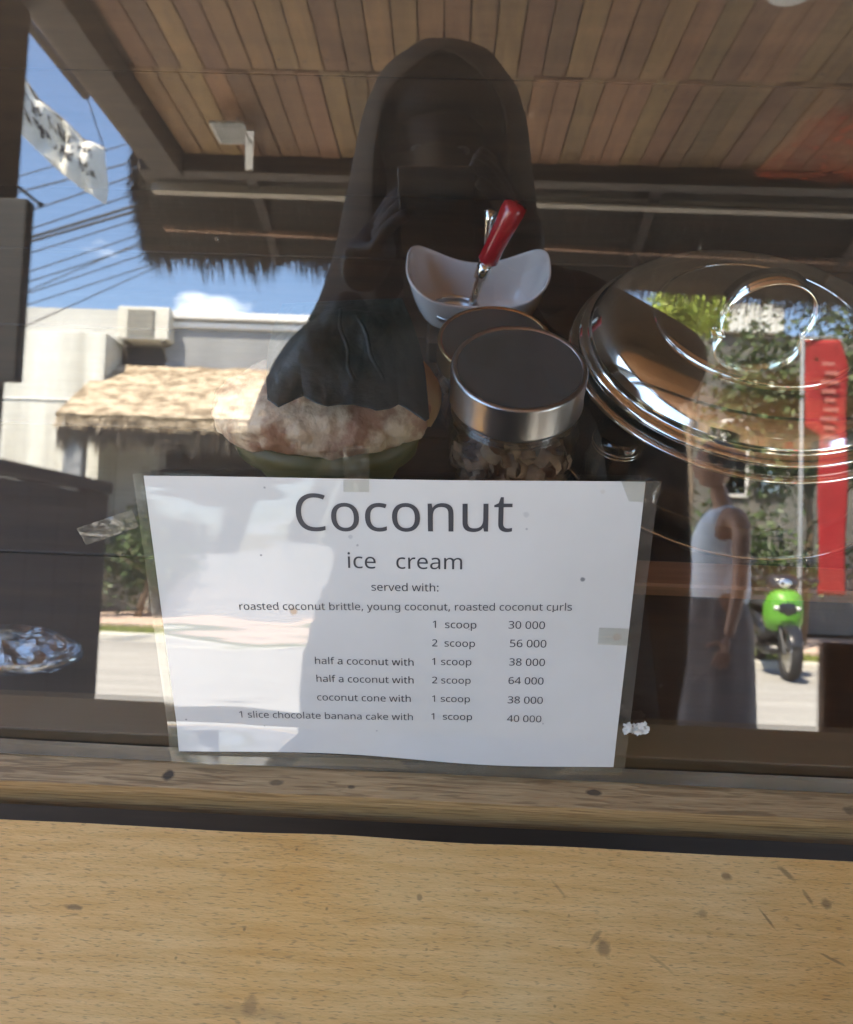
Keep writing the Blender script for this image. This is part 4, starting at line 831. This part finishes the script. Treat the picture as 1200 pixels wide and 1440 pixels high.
for (px, py, rr, col, k) in [(413, 860, .0024, (.42, .25, .10), .8), (371, 653, .001, (.1, .1, .1), .8), (367, 781, .0007, (.1, .1, .1), .8), (820, 815, .0014, (.12, .12, .12), .8), (778, 860, .0006, (.1, .1, .1), .9), (493, 755, .0012, (.3, .3, .3), .4), (740, 724, .0016, (.35, .35, .33), .35), (503, 767, .0008, (.2, .2, .2), .5),
                             (741, 744, .0007, (.2, .2, .2), .5), (372, 686, .0008, (.15, .15, .15), .7), (868, 896, .0024, (.55, .35, .25), .4), (262, 1012, .0007, (.15, .15, .15), .7), (660, 885, .0006, (.2, .2, .2), .4), (372, 1021, .0006, (.2, .2, .2), .5), (764, 1018, .0006, (.2, .2, .2), .5), (530, 1028, .0006, (.2, .2, .2), .4), (848, 692, .0014, (.5, .42, .3), .3)]:
    P = G(px, py, .0015); sub = nt.nodes.new('ShaderNodeVectorMath'); sub.operation = 'DISTANCE'; sub.inputs[1].default_value = P; nt.links.new(geo.outputs['Position'], sub.inputs[0])
    dv = nt.nodes.new('ShaderNodeMath'); dv.operation = 'DIVIDE'; dv.inputs[1].default_value = rr; nt.links.new(sub.outputs['Value'], dv.inputs[0])
    ad = nt.nodes.new('ShaderNodeMath'); ad.operation = 'ADD'; nt.links.new(dv.outputs[0], ad.inputs[0]); nt.links.new(wob.outputs[0], ad.inputs[1])
    r = nt.nodes.new('ShaderNodeMapRange'); r.inputs[1].default_value = 1.9; r.inputs[2].default_value = 1.2; r.inputs[4].default_value = k; nt.links.new(ad.outputs[0], r.inputs[0])
    q = nt.nodes.new('ShaderNodeMix'); q.data_type = 'RGBA'; q.inputs[7].default_value = rgb(col); nt.links.new(r.outputs[0], q.inputs[0]); nt.links.new(cur, q.inputs[6]); cur = q.outputs[2]
nt.links.new(cur, b_.inputs['Base Color'])
b = B(); sheet(b, 0, 1, 0, 1, 90, 64, 0, lambda u, v: (u, v - (.022*(.5+.5*math.sin(u*5.2+.6))+.02*u*(1-u))*max(0, v-.9)/.1)); bmesh.ops.recalc_face_normals(b, faces=b.faces); ps = obj('paper', b, mp_, sign, True)
for f in ps.data.polygons:
    pass
b = B()
sheet(b, -.022, 0, -.006, 1.0, 3, 60, -.0001); sheet(b, 1.0, 1.026, -.002, 1.0, 3, 60, -.0001); sheet(b, -.02, 1.02, .995, 1.028, 60, 3, -.0001)
obj('laminate_margin', b, 'laminate', sign, True)
# printed lines
font = None
try: font = bpy.data.fonts.load(bpy.utils.resource_path('LOCAL') + '/datafiles/fonts/NotoSansHebrew-Regular.woff2')
except Exception: font = None
def line(txt, x0, x1, yb, yb2=None, bold=0.):
    cu = bpy.data.curves.new('line', 'FONT'); cu.body = txt; cu.resolution_u = 3; cu.size = 1; cu.offset = bold
    if font: cu.font = font
    o = bpy.data.objects.new('tmp', cu); COL.objects.link(o); dg = bpy.context.evaluated_depsgraph_get(); me = bpy.data.meshes.new_from_object(o.evaluated_get(dg)); bpy.data.objects.remove(o)
    xs = [v.co.x for v in me.vertices]; a0, a1 = min(xs), max(xs)
    P0, P1 = guw(G(x0, yb)), guw(G(x1, yb2 if yb2 else yb+(x1-x0)*.016)); d = Vector((P1[0]-P0[0], P1[1]-P0[1])); s = d.length/(a1-a0); d.normalize(); up = Vector((d.y, -d.x))
    for v in me.vertices:
        X, Y_ = (v.co.x-a0)*s, v.co.y*s; U, W_ = P0[0]+d.x*X+up.x*Y_, P0[1]+d.y*X+up.y*Y_
        v.co = gp(U, W_, wav(U, W_)+.00022)
    me.materials.clear(); me.materials.append(M_['print_ink']); me.name = 'lettering'
    o = bpy.data.objects.new('lettering', me); COL.objects.link(o); o.parent = sign; o.matrix_parent_inverse = sign.matrix_basis.inverted(); return o
line('Coconut', 419, 720, 745, 746); line('ice', 490, 529, 797, 798); line('cream', 558, 650, 798, 799); line('served with:', 523, 617, 829, 830)
line('roasted coconut brittle, young coconut, roasted coconut curls', 338, 804, 856, 857)
for t_, x0, x1, y in [('1  scoop', 609, 670, 881), ('30 000', 715, 766, 882), ('2  scoop', 608, 668, 907), ('56 000', 717, 768, 908), ('half a coconut with', 444, 582, 932), ('1 scoop', 608, 663, 933), ('38 000', 716, 766, 934),
                      ('half a coconut with', 446, 582, 957), ('2 scoop', 608, 662, 959), ('64 000', 715, 764, 960), ('coconut cone with', 447, 578, 983), ('1 scoop', 608, 661, 985), ('38 000', 714, 763, 987),
                      ('1 slice chocolate banana cake with', 338, 581, 1007), ('1  scoop', 607, 664, 1010), ('40 000', 713, 761, 1013)]: line(t_, x0, x1, y)
# tape
def tape(pts, label, bulge=.0006):
    P = [guw(G(*p)) for p in pts]
    b = B(); sd_ = random.random()*9
    def f_(a, c):
        p0 = Vector(P[0]).lerp(Vector(P[1]), a); p1 = Vector(P[3]).lerp(Vector(P[2]), a); q = p0.lerp(p1, c)
        return gp(q.x, q.y, max(.0002, wav(q.x, q.y) if suin(q.x, q.y) else .0002)+.0005+bulge*1.3*abs(noise.noise((q.x*120+sd_, q.y*170, 0))))
    grid(b, f_, 26, 16); o = obj('tape_piece', b, 'tape', None, True); tag(o, label, 'tape', 'clear tape on the glass'); return o
def suin(u, w_): return TL[0]-.004 < u < TR[0]+.006 and TL[1]-.003 < w_ < BR[1]
tape([(108, 742), (186, 716), (196, 740), (122, 766)], 'wrinkled clear tape strip at the left edge of the price sheet')
tape([(483, 628), (519, 626), (520, 690), (484, 690)], 'short clear tape strip at the top middle of the price sheet')
tape([(872, 672), (930, 676), (926, 706), (884, 704)], 'crumpled clear tape at the top right corner of the price sheet')
tape([(842, 880), (888, 882), (886, 906), (840, 904)], 'clear tape patch on the right edge of the price sheet')
b = B(); rr = random.Random(3)
for i in range(90):
    u, w_ = guw(G(878+34*rr.random()**1.2, 1016+13*rr.random(), .0)); p = gp(u, w_, .0006+.002*rr.random()); a = rr.uniform(0, 6.3); l = rr.uniform(.0012, .003)
    d1 = (gu*math.cos(a)+gw*math.sin(a))*l; d2 = (gu*-math.sin(a)+gw*math.cos(a))*l*.5+gn*rr.uniform(-.0005, .001); b.faces.new([b.verts.new(x) for x in (p-d1, p+d2, p+d1, p-d2)])
tag(obj('paper_scrap', b, 'tape_scrap'), 'torn scrap of whitish paper stuck on the glass right of the sheet', 'paper scrap')

# ------------------------------------------------------------------ things in the case
ZF = .921
def jar(cx, cy, r, zt_, lidh, label, group, contents, fill, lid=True, lr=None, lm='steel_satin'):
    t = thing('glass_jar', label, 'jar', (cx, cy, ZF), group); lr = lr or r*.93; zs = zt_-lidh
    b = B(); prof = [(0, .002), (r*.92, .002), (r, .010), (r, zs-ZF-.022), (lr*.93, zs-ZF-.004), (lr*.93, zt_-ZF-.004)]; inn = [(q-.0022 if q > .01 else q, z+(.003 if z < .01 else 0)) for q, z in prof][::-1]
    lathe(b, prof+inn, (cx, cy, ZF), 56); obj('body', b, 'jar_glass', t, True)
    for k in range(3 if lid else 2):
        b = B(); z = zs-.003-k*.0035; q = [(lr*.95, z-.001), (lr*.985, z), (lr*.95, z+.001)]; lathe(b, q, (cx, cy, 0), 56, True); obj('thread_ring', b, 'jar_glass' if lid else 'steel', t, True)
    if lid:
        b = B(); lathe(b, [(lr, zs), (lr+.0008, zs+.001), (lr, zs+.0022), (lr, zt_-.0022), (lr-.0008, zt_-.0006), (lr-.003, zt_), (lr-.0045, zt_-.0012)], (cx, cy, 0), 72); ld = obj('lid', b, lm, t, True)
        b = B(); lathe(b, [(lr-.0045, zt_-.0012), (lr-.012, zt_-.0016), (0, zt_-.0018)], (cx, cy, 0), 64); obj('lid_top', b, 'lid_top', ld, True)
    if contents:
        b = B(); rn = random.Random(int(cx*9999))
        for i in range(fill):
            a = rn.uniform(0, 6.28); rr_ = (r-.010)*math.sqrt(rn.random()); z = ZF+.008+(zs-ZF-.030)*rn.random(); c0_ = Vector((cx+rr_*math.cos(a), cy+rr_*math.sin(a), z))
            ax = Vector((rn.gauss(0, 1), rn.gauss(0, 1), rn.gauss(0, 1))).normalized(); u1 = ax.orthogonal().normalized(); u2 = ax.cross(u1); q = rn.uniform(.005, .010); wd = rn.uniform(.003, .006); prev = None
            for k in range(8):
                an = k*.62; p = c0_+(u1*math.cos(an)+u2*math.sin(an))*q*(1+.05*k); e = (b.verts.new(p-ax*wd), b.verts.new(p+ax*wd))
                if prev: b.faces.new((prev[0], prev[1], e[1], e[0]))
                prev = e
        obj('coconut_curls', b, contents, t, True, kind='stuff')
    return t
p = DP(731, 514, .60); jar(p.x, p.y, .0545, p.z, .031, 'wide glass jar with a flat grey steel lid, full of coconut curls', 'glass jars in the case', 'coconut_curl', 420, lr=.0525)
p2 = DP(700, 482, .71); jar(p2.x-.002, p2.y+.006, .056, p2.z, .022, 'glass jar with a gold-rimmed dark lid half hidden behind the wide jar', 'glass jars in the case', 'coconut_curl', 350, lr=.053, lm='brass')
p = T(876, 603, 2, 1.0); jar(p.x, p.y, .026, 1.003, .012, 'small open glass jar beside the big steel lid', None, None, 0, lid=False, lr=.023)

# porcelain dish on a low wooden block, with scoop and spoon
pc = DP(671, 405, .80); dz = pc.z-.012
bz = thing('serving_dish', 'white porcelain dish with a wavy rim holding the ice cream scoop', 'dish', (pc.x, pc.y, dz-.028))
def dish(t_, a):                                # t 0 centre .. 1 rim
    e = .72; ca, sa = math.cos(a), math.sin(a); x = abs(ca)**e*(1 if ca > 0 else -1); y = abs(sa)**e*(1 if sa > 0 else -1)
    X = .070*x; hy = .034+.022*min(1, abs(x))**1.6; rimz = .012+.026*abs(x)**2.2+.006*(y > 0)*abs(y)
    return X, hy*y, rimz
b = B(); rings = []
for (t_, k) in ((0, -1), (.25, 0), (.5, 0), (.68, .03), (.82, .25), (.93, .62), (1, 1), (1.02, 1.04)):
    ring = []
    for i in range(72):
        x, y, rz = dish(t_, 2*math.pi*i/72); s_ = t_
        ring.append(b.verts.new((pc.x+x*s_, pc.y+y*s_, dz-.022+(rz+.022)*max(0, k))))
    rings.append(ring)
for r0, r1 in zip(rings[1:], rings[2:]):
    for i in range(72): b.faces.new((r0[i], r0[(i+1) % 72], r1[(i+1) % 72], r1[i]))
b.faces.new(rings[1][::-1]); bmesh.ops.delete(b, geom=rings[0], context='VERTS'); bmesh.ops.recalc_face_normals(b, faces=b.faces)
o = obj('bowl', b, 'porcelain', bz, True); solid(o, .0028, 0); o.modifiers.new('s', 'SUBSURF').render_levels = 1
b = B(); box(b, (pc.x-.05, pc.y-.04, ZF), (pc.x+.05, pc.y+.04, dz-.0255), .003); tag(obj('wooden_block', b, 'case_wood'), 'low dark wooden block under the white dish', 'block')
sc_t = thing('ice_cream_scoop', 'ice cream scoop with a thick red handle standing in the white dish', 'scoop', (pc.x, pc.y, dz))
base = Vector((pc.x-.012, pc.y-.006, dz-.012)); h0 = DP(683, 372, .775); h1 = DP(727, 285, .735); sk0 = DP(664, 428, .795)
dh = (h1-h0).normalized(); b = B()
tube(b, [h0, h0+dh*.004, h0.lerp(h1, .08), h0.lerp(h1, .3), h0.lerp(h1, .6), h0.lerp(h1, .88), h0.lerp(h1, .97), h1], [.0065, .0095, .0105, .0098, .0108, .0122, .0112, .006], 20); obj('handle', b, 'red_plastic', sc_t, True)
b = B(); tube(b, [sk0, sk0.lerp(h0, .3), sk0.lerp(h0, .62), sk0.lerp(h0, .66), sk0.lerp(h0, .9), h0+dh*.002], [.0042, .0045, .0048, .0078, .0078, .0072], 14); obj('shank', b, 'steel', sc_t, True)
b = B(); q = bmesh.ops.create_uvsphere(b, u_segments=24, v_segments=14, radius=.021)
bmesh.ops.delete(b, geom=[v for v in b.verts if v.co.z > .004], context='VERTS'); bw = DP(640, 437, .795)
for v in b.verts: v.co = Vector((v.co.x*1.15, v.co.y, v.co.z*.7)) + bw + Vector((0, 0, .004))
solid(obj('scoop_bowl', b, 'steel_satin', sc_t, True), .001)
sp = thing('spoon', 'narrow steel spoon handle leaning behind the red scoop handle', 'spoon', (pc.x, pc.y, dz))
b = B(); s0, s1 = DP(690, 296, .80), DP(676, 400, .835); tube(b, [s0-(s1-s0)*.02, s0, s0.lerp(s1, .12), s0.lerp(s1, .4), s1], [.003, .0062, .006, .003, .0028], 12); obj('handle', b, 'steel', sp, True)

# young coconut: pale shaved flesh over green skin, a dark leaf laid over its top, one curved slice standing at the right
fc = T(446, 615, 1, .445); ccx, ccy, zc_ = fc.x-.001, .484, fc.z-.006
co = thing('coconut', 'pale shaved young coconut with a jagged dark green leaf laid over its top', 'coconut', (ccx, ccy, ZF))
def flesh(u, v):
    a = 2*math.pi*u; ph_ = math.pi*(v-.5); ca, sa = math.cos(a), math.sin(a); e = abs(math.cos(ph_))**.75
    q = Vector((.0895*e*ca, .047*e*sa, .031*math.sin(ph_)))
    if ca < 0: q.z -= .010*abs(ca)**2*e; q.x -= .002
    d = q.normalized(); w_ = noise.noise(q*28)*.0055 + noise.noise(q*75+Vector((3, 1, 2)))*.0030 + abs(noise.noise(q*50+Vector((9, 2, 2))))*.007 + abs(noise.noise(q*130))*.0022
    return Vector((ccx, ccy, zc_+.006))+q+d*w_
b = B(); grid(b, flesh, 150, 70); bmesh.ops.remove_doubles(b, verts=b.verts, dist=1e-6); obj('flesh', b, 'husk', co, True)
b = B(); zg_ = zc_-.016
lathe(b, [(0, ZF), (.042, ZF), (.058, ZF+.02), (.070, ZF+.05), (.078, zg_-.02), (.0805, zg_-.006), (.080, zg_), (.070, zg_+.004)], (0, 0, 0), 90)
for v in b.verts:
    v.co = Vector((ccx+v.co.x*(1+.02*noise.noise(v.co*30)), ccy+v.co.y*.62, v.co.z+.002*noise.noise(v.co*40)))
obj('green_skin', b, 'husk_green', co, True)
BLp, BRp, TLp, TRp = T(376, 560, 1, .437), T(602, 580, 1, .437), T(398, 428, 1, .550), T(566, 420, 1, .550)
def cover(u, v):
    zg = abs(((u*3.35+.25) % 1)*2-1); v2 = v - (.085-.15*zg)*(1-v)**6*(.5+.5*math.sin(u*7+1)*.8)
    p = BLp.lerp(BRp, u).lerp(TLp.lerp(TRp, u), v2)
    p.x += .010*(u-.5)*math.sin(math.pi*max(0, v)); s_ = math.sin(math.pi*u)*math.sin(math.pi*max(0, min(1, v)))
    n1 = noise.noise((u*2.6, v*2.2, 4)); cr1 = math.exp(-((u-.46-.10*(1-v)-.012*math.sin(v*17))/.008)**2)*(v < .85)*(v > .15); cr2 = math.exp(-((u-.66-.22*(.5-v)-.014*math.sin(v*13))/.007)**2)*(v < .75)*(v > .2)
    p.z += .013*s_+.006*n1*s_*2+.0006*cr1+.0006*cr2+.0006*noise.noise((u*16, v*9, 2)); p.y -= .004*s_
    return p
b = B(); grid(b, cover, 260, 90); solid(obj('leaf_cover', b, 'banana_leaf', co, True), .0010)
b = B(); h0_, h1_ = T(569, 486, 1, .505), T(604, 600, 1, .470)
def wedge(u, v):
    c_ = h0_.lerp(h1_, u); w_ = .0085*math.sin(math.pi*min(1, u*.93+.04))**.8; a = 2*math.pi*v; bow = .010*math.sin(math.pi*u)
    return c_ + Vector((w_*math.cos(a)+bow, .007*math.sin(a)*math.sin(math.pi*min(1, u+.03)), .0015*noise.noise((u*12, v*4, 0))))
grid(b, wedge, 30, 18); bmesh.ops.remove_doubles(b, verts=b.verts, dist=1e-6); obj('slice', b, 'husk_inner', co, True)

# big steel lid on a glass bowl
dc = Vector((.2545, .566, 1.027)); RL = .1450; zr = dc.z
db = thing('steel_pot', 'shiny steel pot under the big domed lid on a round tray', 'pot', (dc.x, dc.y, ZF))
b = B(); lathe(b, [(0, .0045), (.132, .0045), (.139, .010), (.143, .03), (.1435, zr-ZF-.016), (.1500, zr-ZF-.0145), (.1515, zr-ZF-.0120), (.1500, zr-ZF-.0100), (.1440, zr-ZF-.0095), (.1405, zr-ZF-.011), (.1400, .03), (.134, .013), (0, .009)], (dc.x, dc.y, ZF), 128); obj('body', b, 'steel_dark', db, True)
b = B(); lathe(b, [(.1500, -.0145), (.1528, -.0125), (.1500, -.0098), (.1470, -.0122)], (dc.x, dc.y, zr), 128, True); obj('rim_band', b, 'steel', db, True)
tr_ = thing('round_tray', 'round steel tray with a bright raised edge under the pot', 'tray', (.262, .578, ZF))
b = B(); lathe(b, [(0, .0005), (.160, .0005), (.1625, .0035), (.1665, .0050), (.1685, .0040), (.1680, .0055), (.1660, .0068), (.1615, .0052), (.1590, .0030), (0, .0030)], (.262, .578, ZF), 128); obj('plate', b, 'steel_dark', tr_, True)
b = B(); lathe(b, [(.1655, .0058), (.1688, .0052), (.1680, .0082), (.1660, .0076)], (.262, .578, ZF), 128, True); obj('edge_ring', b, 'steel', tr_, True)
dl = thing('pot_lid', 'large domed stainless steel lid with a strap loop handle', 'lid', (dc.x, dc.y, zr))
b = B(); lathe(b, [(RL-.012, -.005), (RL-.003, -.006), (RL, -.0035), (RL-.0005, -.001), (RL-.004, .0005), (RL-.009, .001), (RL-.0095, .0035), (RL-.0075, .005), (RL-.0100, .0075), (RL-.0125, .0115), (RL-.0170, .0160), (RL-.0235, .0198), (RL-.033, .0226), (RL-.044, .0241), (.0900, .0248), (.0865, .0250), (.0845, .0270), (.081, .0277), (.04, .0300), (0, .0308)], (dc.x, dc.y, zr), 160)
obj('dome', b, 'steel', dl, True)
b = B(); lathe(b, [(.0865, .0248), (.0868, .0264), (.0850, .0278), (.0838, .0268)], (dc.x, dc.y, zr), 128, True); obj('crown_ring', b, 'steel', dl, True)
hx = T(1069, 464, 2, zr+.030); hc = Vector((hx.x, hx.y, zr+.0303)); HR = .0355; HA = R(-26)
b = B(); prev = None; N_ = 48
for i in range(N_+1):
    a = HA+(math.pi-2*HA)*i/N_; c_ = hc+Vector((HR*math.cos(a), 0, HR*.94*math.sin(a)+.016)); nr = Vector((math.cos(a), 0, math.sin(a)))
    ring = [b.verts.new(c_+nr*.0009+Vector((0, -.011, 0))), b.verts.new(c_+nr*.0009+Vector((0, .011, 0))), b.verts.new(c_-nr*.0009+Vector((0, .011, 0))), b.verts.new(c_-nr*.0009+Vector((0, -.011, 0)))]
    if prev:
        for k in range(4): b.faces.new((prev[k], prev[(k+1) % 4], ring[(k+1) % 4], ring[k]))
    prev = ring
bmesh.ops.recalc_face_normals(b, faces=b.faces); obj('handle', b, 'steel', dl, True)
for s in (-1, 1):
    b = B(); x = hc.x+s*HR*math.cos(HA); box(b, (x-.009 if s < 0 else x-.002, hc.y-.011, hc.z-.0013), (x+.002 if s < 0 else x+.009, hc.y+.011, hc.z+.0006), .0004); ball(b, (x+s*.005, hc.y, hc.z+.0007), .0025, (1, 1, .5), 10); obj('handle_foot', b, 'steel', dl, True)
# plastic-wrapped tray behind the lid
p = DP(985, 392, .86); q = thing('wrapped_tray', 'crinkled clear plastic wrapped tray behind the steel lid', 'tray', (p.x, p.y, p.z))
b = B(); grid(b, lambda u, v: Vector((p.x-.06+.34*u, p.y-.03+.10*v, p.z-.012+.012*math.sin(v*3.1)+.007*noise.noise((u*14, v*6, 2))+.003*noise.noise((u*40, v*22, 5)))), 70, 26); obj('film', b, 'bag_film', q, False)
b = B(); box(b, (p.x-.05, p.y-.02, ZF), (p.x+.27, p.y+.06, p.z-.024), .006); obj('tray', b, 'case_wood', q)
# plastic bag at the left
p = T(38, 950, 2, ZF); b = B()
def bag(u, v):
    a = 2*math.pi*u; r = math.sin(math.pi*min(.999, max(.001, v)))**.7
    q = Vector((p.x-.012+.055*r*math.cos(a)-.03*0, p.y+.012+.020*r*math.sin(a), ZF+.004+.022*(1-math.cos(math.pi*v))/2)); q += Vector((0, 0, .006*noise.noise((q.x*70, q.y*70, v*3)))); q.z = max(q.z, ZF+.001); return q
grid(b, bag, 44, 20); bmesh.ops.remove_doubles(b, verts=b.verts, dist=1e-6); tag(obj('plastic_bag', b, 'bag_film', None, False), 'clear crinkled plastic bag lying in the left of the case', 'plastic bag')
